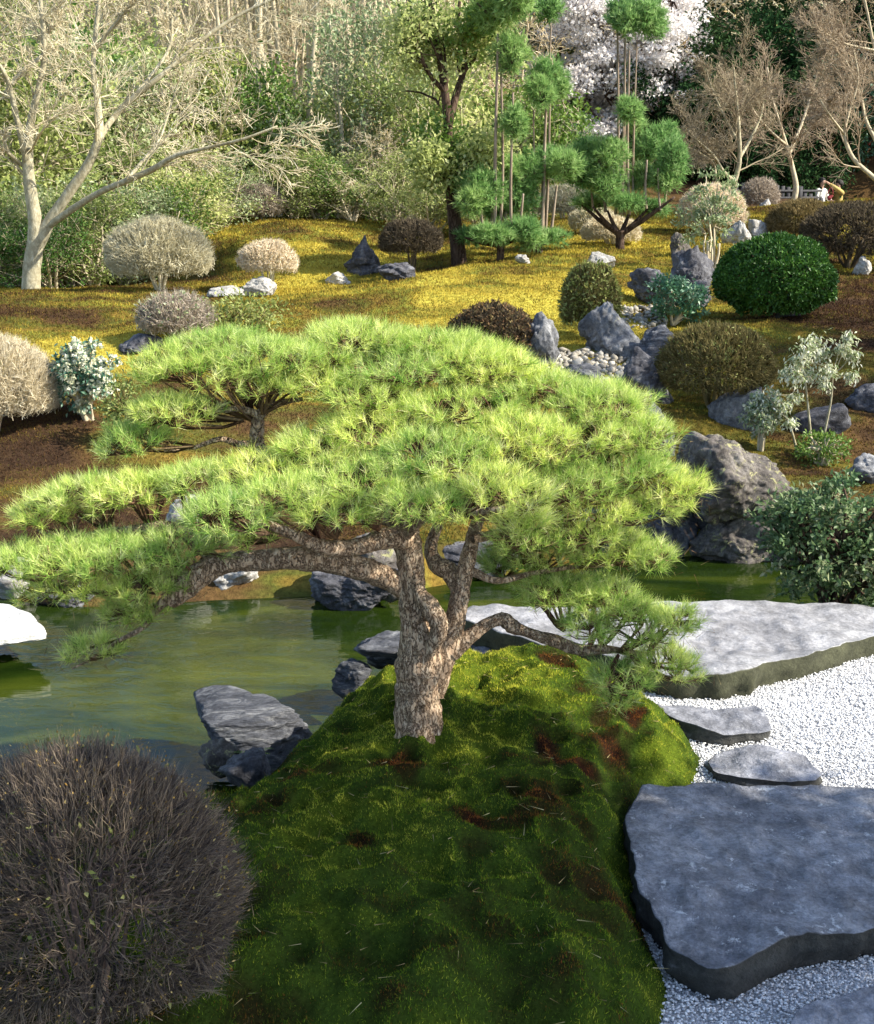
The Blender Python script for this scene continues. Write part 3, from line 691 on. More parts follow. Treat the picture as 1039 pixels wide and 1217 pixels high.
# ------------------------------------------------------------------ flat slabs and stepping stones
def slab(top_px, z, thick, mat, label, seed, name='stone_slab', cat='stone slab', bev=.022, wav=.016, edge=.02, res=.02, group=None):
    poly = outline(top_px, z); c = poly.mean(0)
    q = np.vstack([poly, poly[:1]]); out_ = []
    for a, b in zip(q[:-1], q[1:]):
        n_ = max(2, int(np.linalg.norm(b - a) / .025)); out_.append(a + (b - a) * (np.arange(n_) / n_)[:, None])
    e = np.vstack(out_)
    for _ in range(3): e = (np.roll(e, 1, 0) + 2 * e + np.roll(e, -1, 0)) / 4
    e = e + nrm(e - c) * (edge * (fbm(np.column_stack([e * 7, e[:, :1] * 0]), 4, seed) - .45 * np.clip(fbm(np.column_stack([e * 21, e[:, :1] * 0]), 2, seed + 9) - .25, 0, 1)))[:, None]
    n_ = len(e); rings = []; g = G()
    def zz(P): return wav * fbm(np.column_stack([P * 4.5, P[:, :1] * 0]), 4, seed + 3) + .35 * wav * fbm(np.column_stack([P * 20, P[:, :1] * 0]), 3, seed + 4)
    fr = np.concatenate([np.linspace(0.02, .93, 40), [.955, .975, .988]])
    for f_ in fr: P = c + (e - c) * f_; rings.append(np.column_stack([P, z + zz(P)]))
    dn = nrm(e - c)
    P = e - dn * bev * .3; rings.append(np.column_stack([P, z - bev * .35 + .6 * zz(P)]))
    for k_, t in enumerate(np.linspace(.12, 1, 9)):
        P = e + dn * (.016 * fbm(np.column_stack([e * 14, np.full((n_, 1), t * 2.5)]), 4, seed + 6) - .03 * t * t)[:, None]
        rings.append(np.column_stack([P, np.full(n_, z - bev - t * (thick - bev))]))
    V = np.vstack(rings); g.add(V, [grid_faces(len(rings), n_, True), np.array([np.arange(n_)[::-1]])])
    o = g.build(name, M[mat], origin=(c[0], c[1], z - thick), smooth=True)
    return tag(o, label, cat, group)
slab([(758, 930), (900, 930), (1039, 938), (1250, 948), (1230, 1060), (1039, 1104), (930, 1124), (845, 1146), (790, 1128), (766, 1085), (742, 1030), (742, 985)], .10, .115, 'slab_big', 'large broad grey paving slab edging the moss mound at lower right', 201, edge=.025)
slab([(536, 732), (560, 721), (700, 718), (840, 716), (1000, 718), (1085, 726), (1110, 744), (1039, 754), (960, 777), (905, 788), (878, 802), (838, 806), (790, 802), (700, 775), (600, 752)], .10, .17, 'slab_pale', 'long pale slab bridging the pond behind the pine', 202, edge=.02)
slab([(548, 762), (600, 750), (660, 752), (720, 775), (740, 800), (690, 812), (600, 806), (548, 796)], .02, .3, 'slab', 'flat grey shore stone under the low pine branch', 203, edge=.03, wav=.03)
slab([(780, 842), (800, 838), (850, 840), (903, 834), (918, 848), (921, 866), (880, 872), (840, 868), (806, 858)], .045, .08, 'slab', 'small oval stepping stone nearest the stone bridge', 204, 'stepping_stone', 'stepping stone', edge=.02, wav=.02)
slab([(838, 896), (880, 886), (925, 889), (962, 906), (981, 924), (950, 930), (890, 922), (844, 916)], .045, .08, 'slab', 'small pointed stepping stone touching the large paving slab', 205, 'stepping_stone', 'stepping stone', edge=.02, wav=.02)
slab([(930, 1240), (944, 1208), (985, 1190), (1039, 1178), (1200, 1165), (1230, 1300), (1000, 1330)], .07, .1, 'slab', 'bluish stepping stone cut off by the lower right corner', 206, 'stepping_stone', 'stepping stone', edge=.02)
slab([(-120, 716), (10, 717), (34, 728), (62, 750), (20, 757), (-40, 766), (-160, 775)], -.19, .045, 'slab_white', 'bright white flat stone jutting over the water at left', 207, edge=.015, wav=.006)

# pebbles lying in the stream bed
g = G()
for x0, y0, x1, y1, n_, s_ in ((655, 420, 748, 446, 260, .030), (735, 366, 792, 392, 170, .028), (700, 440, 745, 462, 120, .026), (640, 430, 690, 470, 100, .03)):
    for _ in range(n_):
        p = hit(rng.uniform(x0, x1), rng.uniform(y0, y1)); p[2] += rng.uniform(0, .04)
        pebbles(g, p[None], [s_ * rng.uniform(.5, 1.5)], .8)
tag(g.build('stream_pebbles', M['cobble'], smooth=True), 'rounded cream pebbles heaped along the stream bed', 'pebbles', kind='stuff')

# ------------------------------------------------------------------ the pine
YP = 3.56
tb = PY(500, 862, YP); tb[2] = MH(tb[:1], tb[1:2])[0][0]
pine = thing('pine_tree', 'spreading low cloud pruned pine with forked trunk on the moss mound', 'pine tree', tb)
def pp(l): return [PY(x, y, YP + dy) for x, y, dy, r in l], [r / F * 3.9 * .5 for x, y, dy, r in l]   # pixel width -> radius
def plimb(name, pts, n=50, sides=14, rough=.16, seed=1):
    p, r = pp(pts); g = G(); limb(g, p, r, n, sides, rough, seed); return g.build(name, M['pine_bark'], pine, origin=tb, smooth=True)
plimb('trunk', [(500, 888, 0, 76), (500, 872, 0, 62), (498, 850, 0, 53), (497, 815, 0, 51), (500, 785, 0, 54), (500, 762, 0, 48), (495, 738, .0, 36), (490, 705, 0, 30), (488, 670, .0, 28), (484, 640, .02, 30), (478, 615, .05, 28), (470, 585, .08, 22)], 120, 34, .15, 3)
plimb('stem', [(496, 800, -.04, 8), (514, 768, -.065, 16), (522, 745, -.08, 20), (513, 724, -.07, 21), (499, 705, -.045, 16), (494, 680, -.03, 10)], 60, 18, .12, 5)
plimb('stem', [(514, 825, .0, 26), (526, 785, .0, 28), (537, 752, .02, 25), (545, 718, .03, 22), (551, 685, .05, 20), (558, 655, .08, 17), (564, 630, .12, 14), (575, 600, .2, 12)], 80, 20, .15, 7)
plimb('limb', [(546, 705, .05, 16), (535, 680, .08, 22), (520, 672, .1, 20), (512, 652, .14, 15), (520, 625, .2, 12)], 40, 14, .12, 8)
plimb('bough', [(482, 702, .02, 24), (462, 688, -.02, 24), (430, 676, -.06, 26), (385, 665, -.10, 27), (335, 664, -.12, 24), (290, 667, -.12, 22), (258, 672, -.12, 24), (235, 684, -.12, 26), (215, 700, -.12, 28), (200, 714, -.12, 20)], 110, 18, .17, 9)
plimb('branch', [(206, 706, -.12, 16), (188, 722, -.12, 9), (176, 740, -.1, 7), (160, 752, -.1, 6), (140, 762, -.09, 4), (110, 782, -.08, 3), (86, 795, -.08, 2)], 50, 8, .12, 10)
plimb('bough', [(536, 778, .0, 18), (556, 758, .02, 17), (576, 744, .04, 14), (596, 736, .05, 15), (607, 743, .06, 17), (625, 751, .07, 12), (655, 760, .08, 14), (690, 772, .08, 14), (725, 772, .08, 9), (765, 778, .06, 6)], 90, 14, .2, 11)
plimb('bough', [(484, 640, -.02, 24), (455, 640, -.1, 22), (425, 650, -.18, 17), (385, 650, -.24, 15), (345, 634, -.28, 11), (290, 612, -.30, 7)], 60, 12, .16, 12)
plimb('bough', [(478, 620, .05, 24), (430, 600, .2, 20), (370, 570, .3, 18), (325, 548, .36, 15), (308, 532, .38, 15), (306, 510, .38, 16), (310, 492, .38, 13), (330, 480, .40, 8), (360, 474, .42, 5)], 80, 12, .16, 13)
plimb('branch', [(308, 528, .38, 12), (285, 528, .34, 9), (262, 522, .3, 7), (230, 532, .28, 5), (195, 536, .25, 3)], 40, 8, .14, 14)
plimb('branch', [(309, 494, .38, 11), (285, 486, .34, 8), (250, 488, .3, 6), (215, 480, .3, 4)], 40, 8, .14, 15)
plimb('bough', [(260, 676, -.1, 14), (240, 650, -.05, 15), (205, 628, 0, 14), (165, 630, .02, 12), (120, 634, .04, 9), (75, 642, .05, 6), (45, 630, .05, 3)], 60, 10, .16, 16)
plimb('branch', [(225, 690, -.12, 12), (190, 690, -.14, 9), (140, 690, -.15, 8), (90, 692, -.15, 5), (40, 690, -.15, 3)], 40, 8, .14, 17)
plimb('bough', [(482, 610, .05, 26), (468, 560, .2, 22), (455, 510, .34, 18), (440, 475, .42, 13), (425, 455, .42, 8)], 60, 12, .15, 18)
plimb('bough', [(575, 600, .2, 16), (620, 575, .28, 14), (680, 560, .30, 10), (740, 548, .30, 6)], 50, 10, .14, 19)
plimb('branch', [(553, 675, .06, 12), (590, 690, .05, 8), (630, 682, .10, 6), (680, 674, .16, 5), (730, 672, .20, 3)], 50, 8, .14, 20)
plimb('branch', [(562, 640, .05, 12), (610, 632, .10, 9), (670, 630, .12, 7), (740, 616, .14, 5), (790, 600, .16, 3)], 50, 8, .14, 21)
plimb('branch', [(484, 632, -.05, 16), (505, 615, -.2, 12), (545, 610, -.36, 9), (600, 605, -.42, 6)], 40, 8, .14, 22)

# needle pads: photo x, y of the middle, depth offset from the trunk, half width (px), half height (px), half depth (m), hub x, y
PADS = [
 # upper left cloud
 (235, 445, .36, 82, 44, .22, 300, 500), (320, 430, .40, 70, 40, .22, 312, 490), (205, 490, .28, 52, 34, .18, 290, 500), (165, 525, .24, 46, 34, .15, 230, 530), (265, 410, .5, 60, 26, .16, 300, 490),
 (375, 425, .46, 50, 30, .18, 420, 460),
 # top
 (425, 405, .56, 75, 32, .22, 435, 465), (510, 415, .58, 80, 34, .22, 455, 480), (475, 440, .40, 70, 34, .22, 455, 495), (575, 440, .48, 66, 36, .22, 500, 500), (385, 455, .34, 36, 26, .12, 425, 470),
 # right shoulder
 (640, 470, .40, 70, 36, .22, 600, 560), (715, 480, .34, 62, 36, .22, 660, 555), (755, 515, .22, 48, 36, .18, 700, 555), (680, 520, .14, 70, 40, .20, 640, 570),
 (560, 430, .50, 70, 34, .2, 520, 500), (620, 455, .52, 60, 34, .2, 560, 520), (330, 460, .34, 46, 26, .15, 312, 492), (440, 470, .30, 60, 34, .2, 450, 520),
 # heart of the crown
 (545, 490, .26, 85, 42, .24, 520, 580), (460, 510, .18, 80, 40, .22, 475, 580), (610, 525, .08, 80, 42, .22, 580, 590), (390, 535, .12, 70, 36, .20, 440, 600), (330, 565, .04, 70, 38, .2, 400, 610),
 # front band
 (520, 545, -.06, 85, 44, .22, 510, 610), (430, 575, -.16, 75, 42, .20, 450, 630), (585, 590, -.30, 80, 46, .20, 560, 615), (500, 600, -.34, 60, 38, .16, 510, 615), (660, 575, .04, 75, 42, .20, 640, 612), (735, 560, .12, 70, 40, .2, 690, 600),
 (790, 580, .14, 52, 38, .17, 730, 610), (700, 605, .06, 60, 30, .16, 660, 625), (345, 595, -.24, 62, 38, .18, 380, 640), (270, 612, -.34, 52, 40, .16, 320, 635), (400, 610, -.3, 50, 32, .14, 400, 640), (620, 620, -.38, 45, 26, .13, 590, 612),
 # left arms
 (240, 575, .08, 62, 36, .18, 235, 640), (170, 585, .08, 60, 38, .18, 180, 628), (110, 590, .06, 60, 36, .18, 130, 632), (60, 610, .05, 44, 32, .15, 90, 636),
 (215, 650, -.08, 60, 34, .18, 230, 690), (150, 660, -.12, 62, 36, .18, 170, 690), (85, 665, -.14, 62, 34, .18, 110, 690), (30, 668, -.15, 48, 32, .15, 60, 690), (160, 700, -.2, 44, 24, .12, 175, 695), (100, 695, -.2, 44, 20, .12, 120, 694), (215, 690, -.1, 36, 26, .12, 225, 695),
 (765, 605, .10, 46, 26, .14, 740, 625), (690, 632, .02, 52, 22, .14, 670, 640), (625, 640, -.04, 44, 20, .13, 600, 645), (160, 725, -.1, 40, 22, .12, 175, 700), (60, 700, -.12, 44, 22, .12, 90, 696), (300, 630, -.2, 44, 24, .14, 330, 640),
 # low right boughs
 (650, 655, 0.18, 60, 34, .16, 640, 684), (715, 650, 0.14, 58, 34, .17, 690, 674), (765, 660, 0.14, 36, 28, .13, 730, 670), (610, 670, 0.25, 42, 28, .13, 600, 690), (620, 645, 0.28, 40, 26, .12, 590, 680),
 (665, 705, 0.10, 52, 34, .15, 670, 750), (720, 715, 0.07, 50, 38, .16, 715, 770), (760, 745, 0.04, 50, 38, .15, 735, 775), (805, 738, 0.00, 30, 26, .10, 770, 775), (790, 792, -0.02, 44, 34, .14, 750, 780), (740, 805, -0.04, 40, 26, .12, 735, 778), (700, 745, 0.00, 36, 26, .12, 700, 770), (735, 830, -0.02, 26, 14, .08, 735, 790),
 # drooping tuft over the water
 (112, 772, -.08, 38, 22, .10, 150, 758),
]
for i, (px, py, dy, hw, hh, hd, hx, hy) in enumerate(PADS):
    c = PY(px, py, YP + dy); s = mpp(c); a, b, cz_ = hw * s, hd * 1.0, hh * s * .66
    hub = PY(hx, hy, YP + dy + .02)
    area = 2 * math.pi * ((a * b) + (a * cz_) + (b * cz_)) / 3
    n_ = int(area / .00047)
    u_ = rdir(n_ * 3); u_ = u_[(u_[:, 2] > -.24) & (rng.random(len(u_)) < .45 + .55 * np.clip(u_[:, 2] + .4, 0, 1))][:n_]
    gap = vnoise(u_ * 3.1 + i * 3.3, i + 200); u_ = u_[gap > -.38 + .25 * (u_[:, 2] < .1)]
    lumpy = 1 + .26 * vnoise(u_ * 2.6 + i * 7.7, i) + .12 * vnoise(u_ * 6 + i, i + 50)
    pos = c + u_ * np.array([a, b, cz_]) * (lumpy * rng.uniform(.84, 1.03, len(u_)))[:, None]
    outw = nrm(u_ * np.array([a, b, cz_ * 1.4]))
    dirn = nrm(np.array([0, 0, .62]) + outw * .85 + rng.normal(size=u_.shape) * .22)
    # twigs
    nn_ = max(4, len(u_) // 16); sel = rng.choice(len(u_), nn_, replace=False)
    mids = c + (pos[sel] - c) * np.array([.62, .62, .30]) + np.array([0, 0, -.30 * cz_])
    g = G(); hier(g, hub, [mids, pos - dirn * .012], [.0052, .0030, .0014], sag=.08, sides=(5, 3))
    pad = g.build('needle_pad', M['pine_twig'], pine, origin=tb)
    # needles
    K = 30; m_ = len(pos); pd = np.repeat(dirn, K, 0)
    ang = np.radians(rng.uniform(8, 72, m_ * K)); pr = np.cross(pd, rdir(m_ * K)); pr = nrm(pr)
    nd = nrm(pd * np.cos(ang)[:, None] + pr * np.sin(ang)[:, None] + np.array([0, 0, .10]))
    bp = np.repeat(pos, K, 0) - pd * (rng.random(m_ * K) * .032)[:, None]
    vv = np.clip(np.repeat(rng.normal(.58, .12, m_), K) + rng.normal(size=m_ * K) * .12, 0, 1)
    ln = rng.uniform(.030, .052, m_ * K) * np.repeat(rng.uniform(.8, 1.12, m_), K)
    g = G(); blades(g, bp, nd, ln, rng.uniform(.0011, .0017, m_ * K), vv)
    g.build('needles', M['needles'], pad, origin=tb).parent = pad
    low = mids[rng.integers(0, len(mids), len(mids) * 26)] + rng.normal(size=(len(mids) * 26, 3)) * np.array([.05, .05, .02])
    g = G(); blades(g, low, rdir(len(low)), rng.uniform(.02, .05, len(low)), .0018, rng.random(len(low))); g.build('old_needles', M['leaf_brown'], pad, origin=tb)

# ------------------------------------------------------------------ clipped round bushes
def dome_pts(n, a, b, up, lo, seed=0, cover=-.55):
    u = rdir(int(n * 2.2)); u = u[u[:, 2] > cover][:n]
    z = np.where(u[:, 2] > 0, u[:, 2] * up, u[:, 2] * lo)
    k = 1 + .085 * vnoise(u * 2.4 + seed, seed) + .04 * vnoise(u * 9 + seed, seed + 1)
    return np.column_stack([u[:, 0] * a, u[:, 1] * b, z]) * k[:, None], u
def bush_at(box, base_y, Y=None, z=None):
    x0, y0, x1, y1 = box; cx = (x0 + x1) / 2
    b = PZ(cx, base_y, z) if z is not None else (at(cx, Y) if Y is not None else hit(cx, base_y))
    s = mpp(b); return b, (x1 - x0) * s / 2, (base_y - y0) * s / cp * .985, (y1 - y0) * s
def bare_bush(box, base_y, mat, label, seed, Y=None, z=None, stem=.2, tips=2600, tw=.0035, sprig=.07, bud=None, budn=0, leafmat=None, leafn=0, leafs=.03, n1=9, group='clipped round bushes', name='round_bush', stemmat=None, deep=.86, per=4, thin=1., fan=.34):
    b, a, h, _ = bush_at(box, base_y, Y, z); d = a * deep
    zc = h * (stem + (1 - stem) * .40); up = h - zc; lo = zc - h * stem
    root = thing(name, label, 'bush', b, group)
    P, u = dome_pts(tips, a, d, up, lo, seed); C = np.array([0, 0, zc])
    def inner(n, k, c=-.4): q, _ = dome_pts(n, a * k, d * k, up * k, lo * k, seed + 7, c); return q + C
    l1 = inner(n1, .33, -.2); l2 = inner(n1 * 6, .6); l3 = inner(max(200, tips // 9), .84); tipP = P * rng.uniform(.93, 1.0, (len(P), 1)) + C
    hubs = np.column_stack([rng.normal(size=(5, 2)) * a * .06, np.zeros(5)])
    r0 = max(.012, a * .035) * thin; g = G()
    hier(g, hubs, [l1, l2], [r0, r0 * .6, r0 * .33], sides=(6, 5))
    hubs2 = hubs.copy()
    (g.build('stems', M[stemmat or mat], root))
    g = G(); hier(g, l2, [l3, tipP], [r0 * .3, max(r0 * .17, tw * .55), tw * .45], sides=(4, 3))
    n = len(tipP); pos = np.repeat(tipP, per, 0); uu = np.repeat(u, per, 0)
    dd = nrm(uu * .8 + np.array([0, 0, .45]) + rng.normal(size=pos.shape) * fan)
    blades(g, pos - dd * sprig * .6, dd, rng.uniform(.5, 1.1, len(pos)) * sprig, tw, rng.random(len(pos)))
    g.build('twigs', M[mat], root)
    if budn:
        k = rng.integers(0, n, budn); dd = nrm(u[k] + np.array([0, 0, .5]) + rng.normal(size=(budn, 3)) * .6); g = G()
        leaves(g, tipP[k] + nrm(u[k] * .8 + np.array([0, 0, .45])) * rng.uniform(-.3, .38, (budn, 1)) * sprig, dd, rdir(budn), rng.uniform(.6, 1.3, budn) * .008, rng.uniform(.003, .005, budn), rng.random(budn)); g.build('buds', M[bud], root)
    if leafn:
        k = rng.integers(0, n, leafn); q = tipP[k] - u[k] * (rng.random((leafn, 1)) ** 2 * .3 * a); dd = nrm(u[k] + rng.normal(size=(leafn, 3)) * .8); g = G()
        leaves(g, q, dd, nrm(u[k] + .7 * rdir(leafn)), rng.uniform(.6, 1.3, leafn) * leafs, rng.uniform(.4, .6, leafn) * leafs, rng.random(leafn)); g.build('leaves', M[leafmat], root)
    return root
bare_bush((-70, 868, 298, 1180), 1225, 'twig_near', 'big bare round bush full of fine grey twigs in the shaded lower left corner', 301, z=.16, stem=.10, tips=8500, tw=.0015, sprig=.085, fan=.26, bud='bud', budn=1700, leafmat='leaf_olive', leafn=420, leafs=.016, n1=14, per=3, deep=.8, thin=.5)
bare_bush((126, 262, 256, 335), 348, 'twig_tan', 'wide pale umbrella shaped bare bush right of the big bare tree', 302, stem=.12, tips=4600, tw=.0065, sprig=.14)
bare_bush((274, 236, 341, 280), 282, 'twig_grey', 'grey domed bare bush at the forest edge behind the moss knoll', 303, Y=21, stem=.05, tips=2200, tw=.010, sprig=.12)
bare_bush((284, 287, 356, 336), 348, 'twig_tan', 'small pale bare bush on thin stems behind the white boulder', 304, stem=.3, tips=1500, tw=.009, sprig=.10)
bare_bush((450, 263, 528, 312), 327, 'twig_brown', 'grey umbrella bush on a short trunk beside the pointed stone', 305, stem=.3, tips=2400, tw=.008, sprig=.09, n1=7)
bare_bush((-80, 400, 76, 500), 512, 'twig_tan', 'tan bare dome bush cut off by the left edge', 306, stem=.05, tips=5200, tw=.0042, sprig=.10)
bare_bush((164, 348, 256, 400), 408, 'twig_grey', 'wispy grey bush above the left pine crown', 307, stem=.1, tips=1300, tw=.007, sprig=.14, leafmat='leaf_pale', leafn=500, leafs=.04)
bare_bush((532, 362, 640, 430), 434, 'twig_brown', 'low brown leafy bush behind the top of the pine', 308, stem=.05, tips=2400, tw=.006, sprig=.07, leafmat='leaf_brown', leafn=5200, leafs=.035)
bare_bush((664, 314, 738, 398), 402, 'twig_olive', 'loose olive bush above the pyramid rock in the stream', 309, stem=.05, tips=1700, tw=.006, sprig=.12, leafmat='leaf_olive', leafn=3000, leafs=.04)
bare_bush((804, 230, 886, 284), 290, 'twig_tan', 'tan dome bush behind the slender pale sapling', 310, Y=19.5, stem=.05, tips=2600, tw=.009, sprig=.10, leafmat='leaf_lime', leafn=700, leafs=.05)
bare_bush((880, 207, 926, 242), 246, 'twig_grey', 'distant tan dome bush between the two bare maples', 311, Y=27.5, stem=.05, tips=1500, tw=.012, sprig=.13)
bare_bush((908, 245, 990, 290), 296, 'twig_olive', 'tan topped dome bush in front of the two people', 312, Y=19, stem=.03, tips=2600, tw=.008, sprig=.09)
bare_bush((946, 252, 1075, 325), 330, 'twig_brown', 'large dark brown dome bush at the right edge', 313, Y=16.2, stem=.03, tips=4200, tw=.007, sprig=.08)
bare_bush((775, 402, 920, 496), 506, 'twig_olive', 'tan and olive dome bush on thin stems above the craggy boulder', 314, Y=9.75, stem=.10, tips=4200, tw=.0048, sprig=.06, leafmat='leaf_olive', leafn=1500, leafs=.022)
bare_bush((690, 268, 762, 298), 302, 'twig_tan', 'low tan dome directly behind the right cedar trunk', 315, Y=17.9, stem=.02, tips=2000, tw=.009, sprig=.09)
bare_bush((676, 256, 734, 282), 288, 'twig_tan', 'low tan dome behind and left of the other tan dome', 316, Y=19.6, stem=.02, tips=1800, tw=.010, sprig=.09)
bare_bush((636, 228, 708, 262), 268, 'twig_tan', 'broad tan dome seen between the cedar poles', 317, Y=23, stem=.02, tips=2200, tw=.011, sprig=.1)

def leaf_dome(box, base_y, mat, label, seed, Y=None, n=15000, ls=.04, name='clipped_bush', group=None):
    b, a, h, _ = bush_at(box, base_y, Y); d = a * .9; root = thing(name, label, 'bush', b, group)
    zc = h * .46; P, u = dome_pts(n, a, d, h - zc, zc * .95, seed, -.85); C = np.array([0, 0, zc])
    lumpy = 1 + .035 * vnoise(u * 11 + 3, seed) + .03 * vnoise(u * 5, seed + 2)
    q = P * (lumpy * (1 - .10 * rng.random(len(P)) ** 2))[:, None] + C
    dd = nrm(u * .6 + rng.normal(size=q.shape) * .6 + np.array([0, 0, .2])); g = G()
    leaves(g, q, dd, nrm(u + .6 * rdir(len(q))), rng.uniform(.7, 1.3, len(q)) * ls, rng.uniform(.45, .65, len(q)) * ls, np.clip(rng.normal(.5, .22, len(q)), 0, 1))
    g.build('leaves', M[mat], root)
    g = G(); i1, _ = dome_pts(12, a * .4, d * .4, (h - zc) * .4, zc * .4, seed); i2, _ = dome_pts(300, a * .9, d * .9, (h - zc) * .9, zc * .8, seed + 1)
    hier(g, [[0, 0, 0]], [i1 + C, i2 + C], [.03, .015, .005]); g.build('stems', M['bark_dark'], root)
    return root
leaf_dome((850, 287, 986, 374), 378, 'leaf_box', 'dense green clipped dome bush right of the knobbly boulder', 331, n=20000, ls=.042)

# ------------------------------------------------------------------ leafy shrubs and flowering plants
def shrub(box, base_y, mats, label, seed, Y=None, z=None, n=5000, ls=.05, clumps=60, stemmat='bark_tan', name='leafy_shrub', cat='shrub', group=None, flat=.6, flower=None, fn=0, fs=.05, spread=.16, deep=.8, stem_r=.012, low=.15, aspect=.5, droop=.0, pos=None, size=None):
    if pos is None: b, a, h, _ = bush_at(box, base_y, Y, z)
    else: b, (a, h) = np.asarray(pos, float), size
    root = thing(name, label, cat, b, group); r = np.random.default_rng(seed)
    u = nrm(r.normal(size=(clumps * 2, 3))); rad = r.random(len(u)) ** .42
    c = u * rad[:, None]; c = c[:clumps]
    c = np.column_stack([c[:, 0] * a * .92, c[:, 1] * a * deep, h * (low + (1 - low) * (.5 + .5 * c[:, 2]) ** .85) - h * .02])
    m1 = c[::max(1, clumps // 8)] * np.array([.45, .45, .5])
    g = G(); hier(g, r.normal(size=(3, 3)) * np.array([a * .08, a * .08, 0]), [m1, c], [stem_r * 1.6, stem_r, stem_r * .35], sides=(6, 4)); g.build('stems', M[stemmat], root)
    k = r.integers(0, len(c), n); q = c[k] + r.normal(size=(n, 3)) * np.array([1, 1, flat]) * spread * min(a, h) * 1.1
    q[:, 2] = np.maximum(q[:, 2], .02)
    out_ = nrm(q - np.array([0, 0, h * .45])); dd = nrm(out_ * .5 + r.normal(size=(n, 3)) * .7 + np.array([0, 0, -droop]))
    cl = r.random(len(c)); g = G(); v = np.clip(.5 * cl[k] + .5 * r.random(n), 0, 1)
    leaves(g, q, dd, nrm(np.array([0, 0, .9]) + r.normal(size=(n, 3)) * .6), r.uniform(.6, 1.3, n) * ls, r.uniform(.8, 1.2, n) * ls * aspect, v); g.build('leaves', M[mats], root)
    if fn:
        k = r.integers(0, len(c), fn); q = c[k] + nrm(r.normal(size=(fn, 3))) * spread * min(a, h) * 1.3; dd = nrm(r.normal(size=(fn, 3)) + np.array([0, 0, -droop])); g = G()
        for j in range(3): leaves(g, q, nrm(dd + .8 * nrm(r.normal(size=(fn, 3)))), nrm(r.normal(size=(fn, 3))), fs, fs * .7, r.random(fn))
        g.build('flowers', M[flower], root)
    return root
shrub((884, 560, 1105, 740), 738, 'leaf_mottled', 'dense leafy shrub with pale mottled leaves leaning over the stone bridge', 341, z=-.1, n=9000, ls=.034, clumps=150, stemmat='bark_dark', spread=.07, deep=.7, low=.05)
shrub((800, 190, 884, 310), 318, 'leaf_pale', 'slender pale leaved sapling in front of the tan dome bush', 342, Y=15.2, n=1700, ls=.055, clumps=40, spread=.10, stem_r=.012, low=.12, name='sapling', cat='sapling')
shrub((765, 338, 842, 392), 394, 'leaf_blue', 'low bluish fern like plants below the knobbly boulder', 343, Y=12.4, n=2200, ls=.05, clumps=50, spread=.12, low=.02)
shrub((880, 470, 930, 530), 540, 'leaf_pale', 'low pale flowering pieris beside the craggy boulder', 344, Y=9.0, n=650, ls=.04, clumps=26, flower='petal_cream', fn=420, fs=.03, spread=.15, droop=.8, stem_r=.008)
shrub((936, 522, 1010, 560), 565, 'leaf_green', 'fresh green seedling plants at the foot of the tall pieris', 345, Y=8.75, n=900, ls=.035, clumps=40, spread=.14, low=.02)
shrub((64, 410, 148, 492), 502, 'leaf_blue', 'white flowering pieris shrub beside the tan dome at left', 346, n=1700, ls=.045, clumps=60, flower='petal_cream', fn=1500, fs=.034, spread=.13, droop=.6)
shrub((120, 440, 190, 520), 530, 'leaf_olive', 'straggly yellowish shrub left of the pine crown', 347, n=900, ls=.035, clumps=50, spread=.14, stemmat='twig_olive', low=.02, stem_r=.008)
shrub((225, 355, 345, 395), 402, 'leaf_olive', 'low scrubby olive plants above the left pine crown', 348, n=1600, ls=.045, clumps=70, spread=.2, stemmat='twig_olive', low=.02, stem_r=.008)
shrub((900, 268, 0, 0) if False else (812, 385, 872, 405), 408, 'leaf_lime', 'pale grassy tuft behind the tan and olive dome bush', 349, Y=10.9, n=900, ls=.09, clumps=20, spread=.3, aspect=.12, low=.02, name='grass_tuft', cat='grass')
# tall pieris: traced stems with drooping pale clusters
def pieris():
    Y = 8.95; b = at(966, Y); root = thing('tall_pieris', 'tall two stemmed pieris with drooping cream flower clusters on the right bank', 'shrub', b)
    g = G(); heads = []
    for pts in ([(966, 545), (962, 500), (958, 460), (955, 430)], [(974, 545), (982, 505), (988, 475), (990, 445)], [(950, 548), (940, 510), (925, 480), (912, 470)]):
        limb(g, [PY(x, y, Y + .02) for x, y in pts], [.011, .009, .007, .005], 20, 6)
    g.build('stems', M['bark_pale'], root, origin=b)
    for x, y, w in ((970, 405, 14), (958, 412, 14), (950, 425, 12), (975, 420, 14), (985, 440, 12), (938, 440, 10), (948, 446, 12), (962, 440, 10), (1008, 400, 9), (1014, 420, 9), (1000, 412, 9), (1012, 445, 8), (980, 455, 8), (918, 468, 12), (906, 480, 10), (930, 480, 9), (945, 470, 8), (912, 495, 9), (940, 500, 7)):
        c = PY(x, y, Y + rng.normal() * .1); s = mpp(c) * w
        heads.append((c, s))
    g1, g2, g3 = G(), G(), G(); tops = np.array([PY(955, 430, Y), PY(990, 445, Y), PY(912, 470, Y)])
    hier(g3, tops, [np.array([c for c, s in heads])], [.006, .003], sides=(4,)); g3.build('twigs', M['bark_pale'], root, origin=b)
    for c, s in heads:
        n_ = 44; q = c + rng.normal(size=(n_, 3)) * s * .42; a = rng.uniform(0, 6.28, n_); dd = nrm(np.column_stack([np.cos(a), np.sin(a), np.full(n_, -.5)]))
        leaves(g1, q, dd, nrm(np.array([0, 0, 1]) + .4 * rdir(n_)), .055, .018, rng.random(n_))
        n_ = 70; q = c + rng.normal(size=(n_, 3)) * s * .5 - np.array([0, 0, s * .3]); dd = nrm(np.array([0, 0, -1.]) + rng.normal(size=(n_, 3)) * .5)
        leaves(g2, q, dd, rdir(n_), .036, .014, rng.random(n_))
    g1.build('leaves', M['leaf_pale'], root, origin=b); g2.build('flowers', M['petal_cream'], root, origin=b)
pieris()
